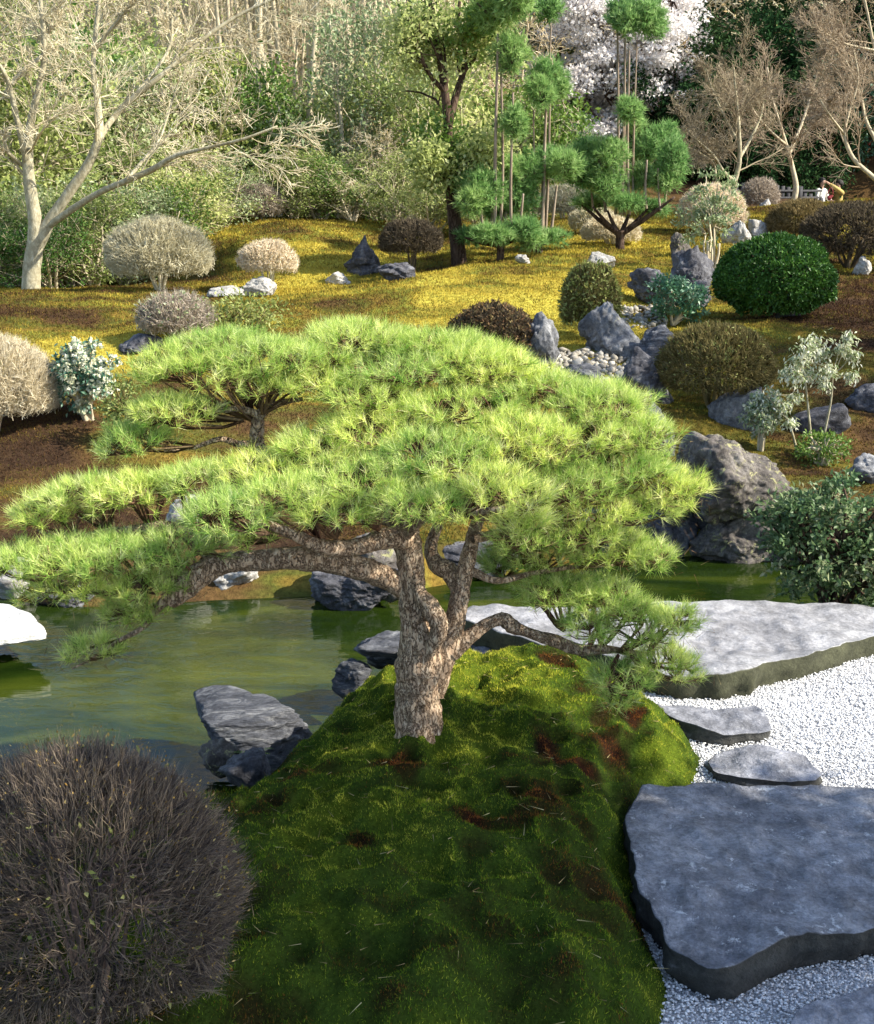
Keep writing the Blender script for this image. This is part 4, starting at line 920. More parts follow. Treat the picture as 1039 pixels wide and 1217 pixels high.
# fern at the slate rock
def fern():
    b = PZ(302, 905, .05); root = thing('fern', 'small green fern growing between the slate rock and the moss', 'fern', b); g = G()
    for i in range(9):
        a = rng.uniform(0, 6.28); L = rng.uniform(.05, .09); t = np.linspace(0, 1, 9)[:, None]
        P = np.array([math.cos(a), math.sin(a), 0]) * L * t + np.array([0, 0, 1]) * (L * (1.1 * t - .9 * t * t)); tan = nrm(np.gradient(P, axis=0)); side = nrm(np.cross(tan, [0, 0, 1.]))
        for s in (-1, 1): leaves(g, P, nrm(side * s + tan * .5), np.broadcast_to([0, 0, 1.], P.shape), .022 * (1.1 - t[:, 0]), .008, rng.random(9))
    g.build('fronds', M['leaf_green'], root)
fern()

# ------------------------------------------------------------------ trees
def traced_tree(name, label, cat, Y, limbs, bark, twigs, levels, base=None, seed=1, rough=.08, group=None, crown=None):
    """limbs: pixel polylines (x, y, width px, dY); levels: children_of arguments for ever finer wood"""
    x0, y0 = limbs[0][0][:2]; b = at(x0, Y) if base is None else base
    root = thing(name, label, cat, b, group); s = mpp(b); K = 22; PP = []; RR = []
    for i, L in enumerate(limbs):
        P = [PY(x, y, Y + (dy[0] if dy else 0)) for x, y, w, *dy in L]; r = [w * s / 2 for x, y, w, *dy in L]
        if i == 0: P[0] = b - np.array([0, 0, .1])
        g = G(); limb(g, P, r, 44, 10, rough, seed + i); g.build('trunk' if i == 0 else 'limb', M[bark], root, origin=b, smooth=True)
        q = spline(np.column_stack([P, r]), K); PP.append(q[:, :3]); RR.append(q[:, 3])
    pa, ra = np.array(PP), np.array(RR); allp = []; g = G(); first = True
    for lv in levels:
        pa, ra = children_of(pa, ra, **lv); ra = np.maximum(ra, .0035)
        tubes(g, pa, ra, 4 if first else 3, rng.random(len(pa))); first = False; allp.append(pa)
    if levels: g.build('twigs', M[twigs], root, origin=b)
    return root, b, allp
big, bb, bp_ = traced_tree('bare_tree', 'large pale barked bare tree with forked trunk at the left edge of the lawn', 'tree', 15.0,
    [[(36, 350, 24.3), (38, 320, 21.3), (42, 290, 19.8), (42, 262, 16.7), (37, 230, 14.4), (33, 190, 12.9), (36, 150, 9.9), (45, 110, 7.6), (52, 75, 6.8), (52, 40, 6.1), (48, 0, 4.6), (46, -40, 3.0)],
     [(44, 290, 18.2), (60, 262, 13.7), (85, 225, 11.4), (105, 195, 10.6), (118, 160, 9.1), (116, 120, 7.6, .3), (111, 80, 6.1, .5), (114, 40, 5.3, .6), (118, 0, 4.6, .7), (122, -40, 3.0, .8)],
     [(56, 270, 8.4), (90, 246, 7.6, -.2), (120, 228, 6.8, -.3), (150, 215, 6.8, -.5), (180, 202, 6.8, -.7), (210, 185, 5.3, -.8), (250, 175, 3.8, -.9), (290, 165, 3.0, -1), (330, 150, 2.3, -1)],
     [(116, 168, 7.6), (135, 140, 6.8, .2), (160, 115, 6.8, .2), (185, 95, 6.1, .2), (215, 70, 5.3, .3), (250, 40, 4.6, .4), (290, 15, 3.8, .5), (335, -5, 3.0, .5), (370, -20, 2.3, .5)],
     [(33, 200, 6.8), (22, 150, 6.8, -.2), (12, 105, 6.1, -.3), (4, 85, 4.6, -.4), (-12, 60, 3.0, -.5)],
     [(14, 100, 5.3, -.3), (30, 82, 4.6, -.2), (50, 66, 4.6, 0), (58, 40, 3.8, .1), (68, 10, 3.0, .2)],
     [(26, 196, 4.6), (0, 174, 4.6, -.3), (-30, 160, 3.0, -.5)],
     [(150, 215, 4.6, -.5), (175, 185, 3.8, -.3), (190, 165, 3.0, -.2), (205, 120, 2.3, 0), (215, 90, 2.3, .1)],
     [(112, 60, 4.6, .5), (140, 25, 3.8, .4), (170, -10, 3.0, .3)],
     [(160, 115, 4.6, .2), (200, 60, 3.8, .7), (205, 20, 3.0, .9)]],
    'bark_pale', 'twig_tan', [dict(n=11, t0=.35, t1=1, ang=42, asd=14, lr=(.16, .40), rr=.30, up=.03, jit=.16, K=6), dict(n=9, t0=.15, t1=1, ang=36, asd=12, lr=(.35, .65), rr=.5, up=.02, jit=.16, K=5), dict(n=9, t0=.1, t1=1, ang=32, asd=12, lr=(.3, .65), rr=.6, up=.0, jit=.18, K=4)], rough=.06)

def foliage(g, centers, radii, n, ls, aspect=.5, droop=0., flat=1., up=.6, vc=None):
    """leaf clusters inside ellipsoids"""
    k = rng.integers(0, len(centers), n); cl = rng.random(len(centers)) if vc is None else vc
    u = rdir(n) * (rng.random(n) ** .45)[:, None]
    q = centers[k] + u * radii[k][:, None] * np.array([1, 1, flat]); dd = nrm(u * .7 + rng.normal(size=(n, 3)) * .7 + np.array([0, 0, -droop]))
    leaves(g, q, dd, nrm(np.array([0, 0, up]) + rng.normal(size=(n, 3)) * .6), rng.uniform(.6, 1.3, n) * ls, rng.uniform(.8, 1.2, n) * ls * aspect, np.clip(.45 * cl[k] + .55 * rng.random(n), 0, 1))

# tall leafy tree in the middle
root, b, ap = traced_tree('leafy_tree', 'tall dark trunked tree with yellowish leaves behind the moss ridge', 'tree', 16.4,
    [[(547, 322, 20), (543, 285, 17), (539, 250, 15), (536, 215, 13), (534, 170, 11), (531, 130, 10), (527, 95, 9), (521, 60, 7), (514, 20, 6), (505, -30, 4)],
     [(533, 150, 9), (543, 110, 8, .2), (551, 85, 7, .3), (553, 65, 5, .3), (545, 30, 4, .3), (548, -15, 3, .3)],
     [(530, 110, 6), (512, 90, 5, -.2), (498, 60, 4, -.3), (490, 20, 3, -.3)],
     [(552, 85, 5, .3), (570, 60, 4, .3), (580, 25, 3, .3)],
     [(537, 225, 5), (520, 205, 4, -.3), (505, 190, 3, -.4)], [(537, 215, 5), (555, 195, 4, -.3), (575, 175, 3, -.3)]],
    'bark_dark', 'bark_dark', [dict(n=6, t0=.3, t1=1, ang=50, asd=14, lr=(.18, .34), rr=.5, up=.02, jit=.2, K=5), dict(n=4, t0=.3, t1=1, ang=40, asd=14, lr=(.4, .7), rr=.6, jit=.2, K=4)], rough=.06)
tips = np.concatenate([a[:, -1] for a in ap]); g = G(); foliage(g, tips, np.full(len(tips), .26), 8500, .075)
g.build('leaves', M['leaf_lime'], root, origin=b)
cs = np.array([PY(x, y, 16.3) for x, y in ((520, 160), (545, 180), (555, 200), (510, 175), (500, 30), (560, 40), (530, 200))]); g = G(); foliage(g, cs, np.full(len(cs), .36), 2600, .075); g.build('leaves', M['leaf_green'], root, origin=b)

# pollarded cedars: a stump, a plate of low boughs and clear poles carrying round tufts
def cedar(px, py, Y, label, poles, tufts, plate, stump=9):
    b = at(px, Y); s = mpp(b); root = thing('pollard_cedar', label, 'cedar', b, 'pollarded cedars on the moss ridge')
    hub = PY(px, py - 22, Y); g = G(); limb(g, [b - np.array([0, 0, .1]), (b + hub) / 2, hub], [stump * s * .62, stump * s * .5, stump * s * .75], 20, 10, .12, int(px)); g.build('trunk', M['bark_dark'], root, origin=b, smooth=True)
    for x, y in plate:
        d_ = rng.uniform(-.3, .3); e = PY(x, y, Y + d_); m_ = hub * .5 + e * .5 - np.array([0, 0, .05]); g = G(); limb(g, [hub - np.array([0, 0, .06]), m_, e], [s * 3.2, s * 2.4, s * 1.2], 14, 7, .1, int(x)); g.build('bough', M['bark_dark'], root, origin=b, smooth=True)
    for x0, y0, x1, y1, w in poles:
        d_ = rng.uniform(-.25, .25); g = G(); p0, p1 = PY(x0, y0, Y + d_), PY(x1, y1, Y + d_); limb(g, [p0, p0 * .6 + p1 * .4 + rng.normal(size=3) * .02, p1], [s * w * .5, s * w * .42, s * w * .28], 20, 7, .05, int(x1)); g.build('pole', M['bark_pole'], root, origin=b, smooth=True)
    for x, y, rx, ry in tufts:
        c = PY(x, y, Y + rng.uniform(-.35, .35)); rad = np.array([rx * s, .8 * rx * s, ry * s]) * .9; n_ = int(110 + 1250 * rx * ry / 1000)
        u = rdir(n_) * (rng.random(n_) ** .38)[:, None]; q = c + u * rad * (1.02 + .45 * vnoise(nrm(u) * 2.6 + x, int(y) % 97) + .25 * vnoise(nrm(u) * 6 + y, 12))[:, None]
        dd = nrm(u * .8 + np.array([0, 0, .4]) + rng.normal(size=(n_, 3)) * .45); g = G()
        v = np.clip(rng.normal(.5, .2, n_), 0, 1); per = 7; pd = np.repeat(dd, per, 0); nd = nrm(pd + rng.normal(size=pd.shape) * .42)
        blades(g, np.repeat(q, per, 0), nd, rng.uniform(.05, .12, n_ * per), .010, np.repeat(v, per))
        tw = G(); kk = rng.choice(n_, min(n_, 40), replace=False); hier(tw, [c - np.array([0, 0, ry * s * .6])], [q[kk]], [.012, .004], sides=(3,))
        t = g.build('foliage_tuft', M['leaf_cedar'], root, origin=b); tw.build('twigs', M['twig_brown'], t, origin=b)
    return root
cedar(595, 308, 16.0, 'left pollarded cedar with two tall poles and tufts at the very top of the photo',
      [(588, 285, 592, 40, 5), (594, 285, 595, 60, 4), (608, 285, 610, 110, 4), (600, 280, 605, 200, 5), (575, 285, 570, 225, 4), (582, 280, 580, 215, 4), (618, 280, 622, 230, 4)],
      [(590, 10, 30, 26), (612, -2, 26, 22), (575, 22, 20, 18), (606, 65, 20, 24), (597, 200, 24, 20), (572, 225, 28, 24), (612, 232, 30, 24), (590, 245, 24, 18), (560, 240, 16, 16), (612, 145, 14, 18), (585, 278, 30, 12), (620, 270, 22, 12), (560, 280, 18, 9)],
      [(552, 282), (570, 276), (625, 274), (612, 268), (590, 266)])
cedar(640, 303, 16.3, 'middle pollarded cedar with a big round tuft halfway up its twin poles',
      [(645, 282, 650, 110, 5), (648, 284, 654, 105, 4), (643, 285, 648, 190, 5), (655, 275, 662, 220, 4), (632, 280, 634, 130, 3), (652, 100, 655, 30, 3)],
      [(652, 92, 22, 22), (642, 110, 17, 17), (662, 104, 14, 13), (640, 195, 22, 18), (625, 205, 20, 18), (655, 192, 18, 16), (652, 10, 16, 15), (672, 195, 20, 16), (628, 285, 22, 9), (655, 282, 20, 8)],
      [(612, 286), (628, 280), (668, 276), (660, 282), (640, 276)])
cedar(737, 296, 17.0, 'right pollarded cedar with a clear stump and widest plate of boughs',
      [(732, 255, 734, 30, 4), (742, 255, 743, 45, 4), (748, 255, 748, 60, 4), (738, 255, 741, 150, 5), (768, 248, 769, 190, 4), (720, 252, 716, 205, 4), (752, 250, 757, 50, 3), (792, 245, 796, 210, 3), (785, 250, 782, 200, 3), (705, 248, 700, 200, 3)],
      [(765, 18, 26, 22), (745, 25, 20, 18), (738, 12, 16, 16), (778, 30, 14, 14), (748, 130, 15, 16), (755, 146, 12, 11), (700, 182, 22, 18), (672, 190, 18, 14), (722, 185, 24, 22), (690, 205, 28, 18), (788, 164, 20, 18), (800, 190, 18, 24), (772, 175, 20, 18), (790, 212, 20, 16), (720, 218, 22, 16), (762, 210, 16, 16), (745, 240, 24, 8), (775, 246, 22, 8), (705, 240, 24, 10)],
      [(688, 240), (705, 246), (722, 250), (770, 248), (790, 240), (802, 234), (750, 248)], 10)

M['twig_maple'] = twig('maple_twigs', (.26, .20, .14), (.42, .34, .24), (.58, .49, .36))
mp_lv = [dict(n=12, t0=.3, t1=1, ang=40, asd=12, lr=(.28, .5), rr=.38, up=.02, jit=.16, K=6), dict(n=11, t0=.2, t1=1, ang=40, asd=14, lr=(.35, .6), rr=.5, up=.03, jit=.18, K=5), dict(n=9, t0=.1, t1=1, ang=36, asd=14, lr=(.3, .6), rr=.6, up=.02, jit=.2, K=4)]
traced_tree('bare_maple', 'bare maple with several pale stems behind the tan dome bush', 'tree', 23.5,
    [[(867, 244, 6.8), (873, 218, 6.1), (879, 190, 5.4), (878, 150, 4.1), (875, 115, 3.4), (872, 80, 2.0)], [(874, 216, 4.1), (860, 204, 4.1, -.4), (848, 185, 3.4, -.8), (832, 170, 2.7, -1.2), (812, 150, 2.0, -1.5)], [(868, 240, 3.4), (852, 215, 3.4, -.3), (848, 195, 2.7, -.3), (828, 180, 2.7, -.5), (806, 172, 2.0, -.5)], [(879, 188, 4.1), (892, 165, 3.4, .3), (905, 135, 2.7, .5), (908, 105, 2.0, .6)], [(878, 170, 3.4), (862, 140, 2.7, .3), (848, 110, 2.0, .5), (840, 85, 1.4, .6)]],
    'bark_pale', 'twig_maple', mp_lv)
traced_tree('bare_maple', 'bare maple with a single leaning trunk behind the low fence', 'tree', 29,
    [[(940, 250, 8.2), (946, 225, 6.8), (942, 200, 5.4), (936, 178, 4.8), (928, 150, 3.4), (918, 118, 2.7), (912, 80, 2.0)], [(938, 182, 4.1), (950, 155, 3.4, .5), (962, 120, 2.7, .8), (972, 85, 2.0, 1)], [(934, 172, 3.4), (915, 155, 2.7, -.5), (895, 130, 2.0, -1), (885, 100, 2.0, -1)], [(942, 170, 3.4), (965, 150, 2.7, -.6), (985, 120, 2.0, -1)]],
    'bark_tan', 'twig_maple', mp_lv)
traced_tree('bare_maple', 'bare twiggy tree leaning in from the right edge', 'tree', 21,
    [[(1075, 262, 8.2), (1058, 230, 6.8), (1035, 208, 5.4), (1014, 188, 4.8), (1004, 160, 4.1), (1010, 130, 2.7), (1020, 95, 2.0), (1015, 60, 1.4)], [(1062, 235, 5.4), (1052, 190, 4.8, .4), (1030, 145, 4.1, .6), (1022, 110, 2.7, .8), (1000, 60, 2.0, 1), (985, 20, 1.4, 1)], [(1052, 190, 4.1, .4), (1056, 120, 4.1, .4), (1040, 60, 3.4, .5), (1030, 10, 2.7, .5), (1020, -30, 2.0, .5)], [(1040, 60, 2.7, .5), (1000, 50, 2.0, .2), (965, 28, 1.4, 0)], [(1004, 160, 2.7), (985, 135, 2.0, -.3), (970, 110, 1.4, -.3)]],
    'bark_tan', 'twig_maple', mp_lv)

# blossoming cherry
root, b, ap = traced_tree('cherry_tree', 'cherry tree in full white blossom behind the right cedar', 'tree', 35,
    [[(708, 232, 12), (706, 200, 11), (700, 170, 9), (694, 120, 7), (690, 60, 5), (690, 0, 4), (688, -60, 3)], [(704, 185, 7), (680, 150, 6, .5), (664, 110, 5, .8), (660, 60, 3, 1)], [(702, 175, 7), (730, 140, 6, -.5), (765, 110, 5, -.8), (795, 90, 4, -1), (820, 80, 3, -1)], [(740, 130, 5, -.6), (755, 80, 4, -.6), (770, 30, 3, -.6), (780, -30, 2, -.6)], [(706, 200, 6), (740, 185, 5, -.8), (785, 175, 4, -1.2), (815, 165, 3, -1.4)], [(696, 130, 5), (720, 80, 4, .6), (728, 20, 3, .8), (730, -40, 2, .8)], [(704, 195, 6), (670, 178, 4, -.6), (640, 165, 3, -.8)]],
    'bark_dark', 'bark_dark', [dict(n=8, t0=.2, t1=1, ang=48, asd=14, lr=(.25, .45), rr=.5, up=-.0, jit=.15, K=6, plan=.5), dict(n=6, t0=.2, t1=1, ang=42, asd=14, lr=(.35, .6), rr=.55, jit=.18, K=5, plan=.5)])
cq = []
while len(cq) < 380:
    x, y = rng.uniform(632, 835), rng.uniform(-50, 205)
    if ((x - 735) / 105) ** 2 + ((y - 75) / 135) ** 2 < 1 and vnoise(np.array([[x / 34., y / 20., 3.]]), 5)[0] > -.28: cq.append(PY(x, y, 35 + rng.uniform(-2.2, 2.2)))
cq = np.array(cq); q0 = np.concatenate([a.reshape(-1, 3) for a in ap]); g = G(); hier(g, q0[rng.choice(len(q0), 400)], [cq], [.035, .012], sides=(4,)); g.build('twigs', M['bark_dark'], root, origin=b)
g = G(); foliage(g, cq, rng.uniform(.30, .75, len(cq)), 70000, .11, .85, flat=.42); g.build('blossom', M['petal_white'], root, origin=b)

# ------------------------------------------------------------------ woodland on the slope behind
def grown(name, label, cat, height, r, bark, twigs, levels, leafmat=None, leafn=0, ls=.08, lrad=.3, stems=1, lean=.06, seed=1, group=None, crown_from=.4, K=9, aspect=.5, part='leaves'):
    """a free grown tree at the origin, used as the first of its kind"""
    root = thing(name, label, cat, (0, 0, 0), group); PP = []; RR = []; g = G()
    for i in range(stems):
        d = nrm(np.array([rng.normal() * (lean + .22 * (stems > 1)), rng.normal() * (lean + .22 * (stems > 1)), 1.])); h = height * rng.uniform(.8, 1.)
        P = [np.array([rng.normal() * .05, rng.normal() * .05, -.15])]
        for k in range(K - 1): d = nrm(d + rng.normal(size=3) * lean + np.array([0, 0, .06])); P.append(P[-1] + d * h / (K - 1))
        PP.append(P); RR.append(r * np.linspace(1, .18, K))
    pa, ra = np.array(PP), np.array(RR); tubes(g, pa, ra, 8, rng.random(len(pa))); g.build('trunk', M[bark], root, smooth=True)
    g = G(); pts = []
    for lv in levels: pa, ra = children_of(pa, ra, **lv); ra = np.maximum(ra, .006); tubes(g, pa, ra, 3, rng.random(len(pa))); pts.append(pa)
    g.build('branches', M[twigs], root)
    if leafn:
        q = pts[-1][:, 1:].reshape(-1, 3); q = q[rng.choice(len(q), min(len(q), 420), replace=False)]; g = G(); foliage(g, q, np.full(len(q), lrad), leafn, ls, aspect, flat=.7); g.build(part, M[leafmat], root)
    return root
slim_lv = [dict(n=11, t0=.35, t1=1, ang=38, asd=10, lr=(.12, .26), rr=.4, up=.08, jit=.14, K=5), dict(n=6, t0=.2, t1=1, ang=36, asd=12, lr=(.35, .6), rr=.55, up=.03, jit=.16, K=4), dict(n=4, t0=.2, t1=1, ang=34, asd=12, lr=(.35, .6), rr=.6, jit=.18, K=3)]
bushy_lv = [dict(n=8, t0=.2, t1=1, ang=46, asd=12, lr=(.30, .5), rr=.45, up=.04, jit=.16, K=5), dict(n=6, t0=.25, t1=1, ang=42, asd=12, lr=(.4, .65), rr=.55, jit=.18, K=4)]
round_lv = [dict(n=9, t0=.06, t1=1, ang=50, asd=12, lr=(.35, .55), rr=.45, up=.02, jit=.16, K=5), dict(n=6, t0=.25, t1=1, ang=46, asd=12, lr=(.45, .7), rr=.55, jit=.18, K=4)]
feath_lv = [dict(n=10, t0=.25, t1=1, ang=46, asd=12, lr=(.25, .45), rr=.42, up=.0, jit=.14, K=6), dict(n=8, t0=.15, t1=1, ang=40, asd=12, lr=(.35, .6), rr=.5, up=-.05, jit=.16, K=5), dict(n=4, t0=.15, t1=1, ang=34, asd=12, lr=(.3, .5), rr=.5, up=-.08, jit=.16, K=4)]
conif_lv = [dict(n=64, t0=.08, t1=1, ang=82, asd=8, lr=(.16, .26), rr=.25, up=-.04, jit=.06, K=5), dict(n=7, t0=.2, t1=1, ang=50, asd=12, lr=(.3, .5), rr=.5, up=-.04, jit=.1, K=4, plan=.7)]
SP = [grown('slender_tree', 'slender bare trunk with a high thin crown in the middle of the wood', 'tree', 11., .075, 'bark_tan', 'twig_tan', [dict(n=9, t0=.5, t1=1, ang=36, asd=10, lr=(.10, .20), rr=.35, up=.08, jit=.12, K=5), dict(n=6, t0=.2, t1=1, ang=34, asd=12, lr=(.35, .6), rr=.55, up=.03, jit=.16, K=4), dict(n=4, t0=.2, t1=1, ang=34, asd=12, lr=(.35, .6), rr=.6, jit=.18, K=3)], seed=k, group='slender trunks in the middle of the wood', lean=.035) for k in range(3)]
used = {}
def plant(proto, px, Y, scale=1., label=None, py=None, rot=None, sq=1.):
    p = at(px, Y); sc = (scale * sq, scale * sq, scale) ; rz = rng.uniform(0, 6.28) if rot is None else rot
    if not used.get(proto.name):
        used[proto.name] = 1; proto.location = p; proto.rotation_euler = (0, 0, rz); proto.scale = sc
        if label: proto['label'] = label
        return proto
    return copy_thing(proto, p, rz, sc, label)

SL = [grown('slim_bare_tree', 'slim bare leafless tree among many others on the wooded slope', 'tree', 10., .10, 'bark_tan', 'twig_tan', slim_lv, seed=k, group='slim bare trees on the wooded slope', lean=.05) for k in range(3)]
SH = [grown('evergreen_shrub', 'leafy green shrub in the undergrowth at the foot of the wooded slope', 'shrub', 2.6, .05, 'bark_tan', 'bark_tan', round_lv, mt, 5200, .10, .30, 5, .1, k, 'undergrowth shrubs below the trees') for k, mt in enumerate(('leaf_olive', 'leaf_green', 'leaf_lime', 'leaf_pale'))]
BU = [grown('broadleaf_tree', 'bushy broadleaf tree in the dense wood on the slope', 'tree', 5.5, .09, 'bark_tan', 'bark_tan', bushy_lv, mt, 7000, .13, .5, 3, .1, k, 'bushy trees in the wood') for k, mt in enumerate(('leaf_olive', 'leaf_lime', 'leaf_green'))]
FE = [grown('feathery_tree', 'feathery tree hazed with fresh yellow green leaves on the wooded slope', 'tree', 7., .09, 'bark_pale', 'twig_tan', feath_lv, 'leaf_lime', 5200, .075, .3, 2, .12, k, 'feathery yellow green trees') for k in range(2)]
BR = [grown('brown_thicket', 'tangled leafless brown thicket on the wooded slope', 'thicket', 3.2, .035, 'twig_tan', 'twig_tan', feath_lv, 'leaf_litter', 900, .08, .3, 6, .12, k, 'leafless thickets on the slope') for k in range(2)]
CO = [grown('dark_conifer', 'tall dark conifer in the shaded wood at upper right', 'conifer', 15., .22, 'bark_dark', 'bark_dark', conif_lv, 'leaf_dark', 15000, .34, .55, 1, .01, k, 'dark conifers at upper right', aspect=.35, part='foliage') for k in range(2)]
plant_more = ((800, 33.5, .8), (828, 32.5, .75), (850, 33, .8), (878, 33.5, .85), (900, 33, .8), (925, 34, .85), (945, 33.5, .75), (815, 35, 1.), (865, 35, 1.), (915, 35.5, 1.))
DK = [grown('shaded_shrub', 'dark evergreen shrub in the shade behind the bare maples', 'shrub', 3.4, .06, 'bark_dark', 'bark_dark', round_lv, 'leaf_dark', 7000, .15, .4, 5, .1, 3, 'dark shrubs behind the bare maples')]

# nearest belt, left to centre: sighted one by one (column, depth, height scale, kind)
plant(SH[0], 8, 18.5, 1.15, 'olive leafed shrub beside the trunk of the big bare tree', sq=1.1)
plant(SH[2], 75, 19.5, .95, 'lime leafed shrub between the big bare tree and the umbrella bush')
plant(SH[1], 30, 21.5, 1.35, 'tall green shrub directly behind the big bare tree')
plant(SH[3], 120, 21, 1.1, 'pale leafed shrub behind the wide umbrella bush')
plant(SH[2], 165, 22.5, 1.2, 'lime leafed shrub rising over the wide umbrella bush')
plant(SH[0], 215, 22.5, 1.1, 'olive shrub between the umbrella bush and the domed grey bush')
plant(SH[1], 255, 24, 1.15, 'green shrub left of the grey domed bush')
plant(SH[1], 325, 24.5, 1.1, 'dark green bushy shrub above the grey domed bush')
t = grown('round_tree', 'round crowned pale green tree on several stems behind the moss knoll', 'tree', 3.7, .06, 'bark_tan', 'bark_tan', bushy_lv, 'leaf_pale', 6500, .085, .34, 5, .1, 9); t.location = at(402, 23)
plant(SH[2], 455, 24, 1.05, 'lime shrub behind the grey umbrella bush')
plant(SH[0], 482, 22.5, .9, 'olive shrub just left of the tall leafy tree')
plant(SH[2], 515, 24.5, 1.35, 'bright yellow green shrub behind the trunk of the leafy tree')
plant(BR[0], 445, 21.8, .5, 'brown leafless brush behind the grey umbrella bush')
plant(BR[1], 500, 21.5, .45, 'brown leafless brush near the trunk of the leafy tree')
plant(SH[1], 560, 25, 1.2, 'green shrub behind the left pollarded cedar')
plant(FE[0], 170, 25, .95, 'feathery yellow green tree behind the low limb of the big bare tree')
plant(FE[1], 245, 27, .85, 'feathery yellow green tree right of centre of the left wood')
plant(FE[0], 405, 36, 1.1, 'feathery yellow green tree high behind the round crowned tree')
plant(FE[1], 545, 38, 1.15, 'feathery yellow green tree high behind the tall leafy tree')
[plant(FE[i % 2], -60 + 700 * ((i * .618034 + .37) % 1), 34 + 22 * ((i * .4567) % 1), 1.15) for i in range(3)]
for i, (px, Y, k, sc) in enumerate(((-20, 15.8, 0, .42), (15, 16.6, 3, .5), (62, 15.9, 1, .40), (85, 16.8, 2, .5), (112, 16.4, 0, .45), (145, 17.2, 3, .5), (175, 18, 1, .55), (205, 18.6, 2, .5), (235, 19.4, 0, .5), (268, 20.4, 3, .42), (350, 21.2, 0, .42), (380, 21.6, 2, .45), (420, 21.2, 1, .42), (470, 20.2, 0, .4), (515, 19.6, 2, .42), (565, 19.5, 0, .42), (-55, 17.5, 1, .6), (40, 18, 2, .6), (128, 19.4, 0, .6))): plant(SH[k], px, Y, sc, sq=1.3)
plant(FE[0], 60, 30, 1.0); plant(FE[1], -30, 26, 1.); plant(FE[0], 640, 44, 1.1); plant(FE[1], 120, 42, 1.2)
for i in range(64):
    px = -80 + 680 * ((i * .618034) % 1); Y = 27 + 26 * ((i * .414) % 1)
    plant(SL[i % 3], px, Y, rng.uniform(.75, 1.25))
for i in range(26): plant(SL[i % 3], 175 + 350 * ((i * .618034 + .3) % 1), 25 + 5 * ((i * .37) % 1), rng.uniform(.6, .9))
for i in range(34):                                 # undergrowth between the trunks
    px = -120 + 760 * ((i * .618034 + .2) % 1); Y = 25 + 13 * ((i * .732) % 1)
    plant(SH[(2, 3, 0, 2, 3, 1)[i % 6]], px, Y, rng.uniform(.6, 1.1))
for i in range(54):
    px = -120 + 760 * ((i * .618034 + .5) % 1); Y = 27 + 34 * ((i * .5413) % 1)
    plant(BR[i % 2], px, Y, rng.uniform(.7, 1.4))
for i in range(8):                                  # the wood closing the slope
    px = (-160, 560)[i % 2] + 270 * ((i * .618034 + .1) % 1); Y = 40 + 30 * ((i * .3247) % 1)
    plant(BU[i % 3], px, Y, rng.uniform(.8, 1.3))
for i, (px, Y, k) in enumerate(((820, 47, .9), (860, 43, .85), (905, 46, 1.), (945, 42, .9), (985, 47, 1.), (1030, 43, .95), (1075, 48, 1.), (880, 54, 1.1), (930, 56, 1.1), (1000, 57, 1.15), (1060, 58, 1.1), (840, 60, 1.2), (800, 52, 1.), (850, 50, .95), (895, 51, .9), (940, 49, .8), (1010, 50, .85), (1050, 52, .9), (1120, 46, 1.), (780, 56, 1.), (720, 58, 1.), (660, 60, 1.))): plant(CO[i % 2], px, Y, k)
for i, (px, Y, k) in enumerate(((805, 36, 1.), (840, 38, 1.1), (870, 36, 1.0), (905, 38, 1.1), (930, 36.5, 1.), (960, 38, 1.1), (1050, 38, 1.3), (1085, 36, 1.2), (780, 38, .9), (890, 40, 1.3), (990, 41, 1.4), (1030, 42, 1.4), (850, 34, .7)) + plant_more): plant(DK[0], px, Y, k)
for px, Y, k in ((700, 40, .8), (650, 40, .8), (760, 41, .9), (620, 38, .9)): plant(SH[1], px, Y, k)
for i in range(34): plant(SP[i % 3], 170 + 370 * ((i * .618034 + .45) % 1), 24.5 + 7 * ((i * .4142) % 1), rng.uniform(.8, 1.15))
for i, px in enumerate((822, 850, 884, 915, 948, 985)): plant(BR[i % 2], px, 37 + (i % 3), 1.7, 'tangled leafless thicket against the dark conifers')
for p in SL + SH + BU + FE + BR + SP + CO + DK:      # a kind that was never planted is not kept
    if not used.get(p.name):
        for ch in list(p.children): bpy.data.objects.remove(ch)
        bpy.data.objects.remove(p)
# camellias
shrub((945, 150, 1060, 262), 262, 'leaf_blue', 'glossy bluish green camellia with red blooms behind the two people', 361, pos=at(1006, 35.2), size=(1.9, 3.2), n=7500, ls=.13, clumps=90, spread=.13, flower='petal_red', fn=16, fs=.14, name='camellia', low=.02)
shrub((0, 0, 1, 1), 1, 'leaf_green', 'green camellia with pale pink blooms at the left edge', 362, pos=at(-8, 19.2), size=(.9, 1.9), n=3600, ls=.09, clumps=70, spread=.14, flower='petal_pink', fn=26, fs=.09, name='camellia', low=.05)

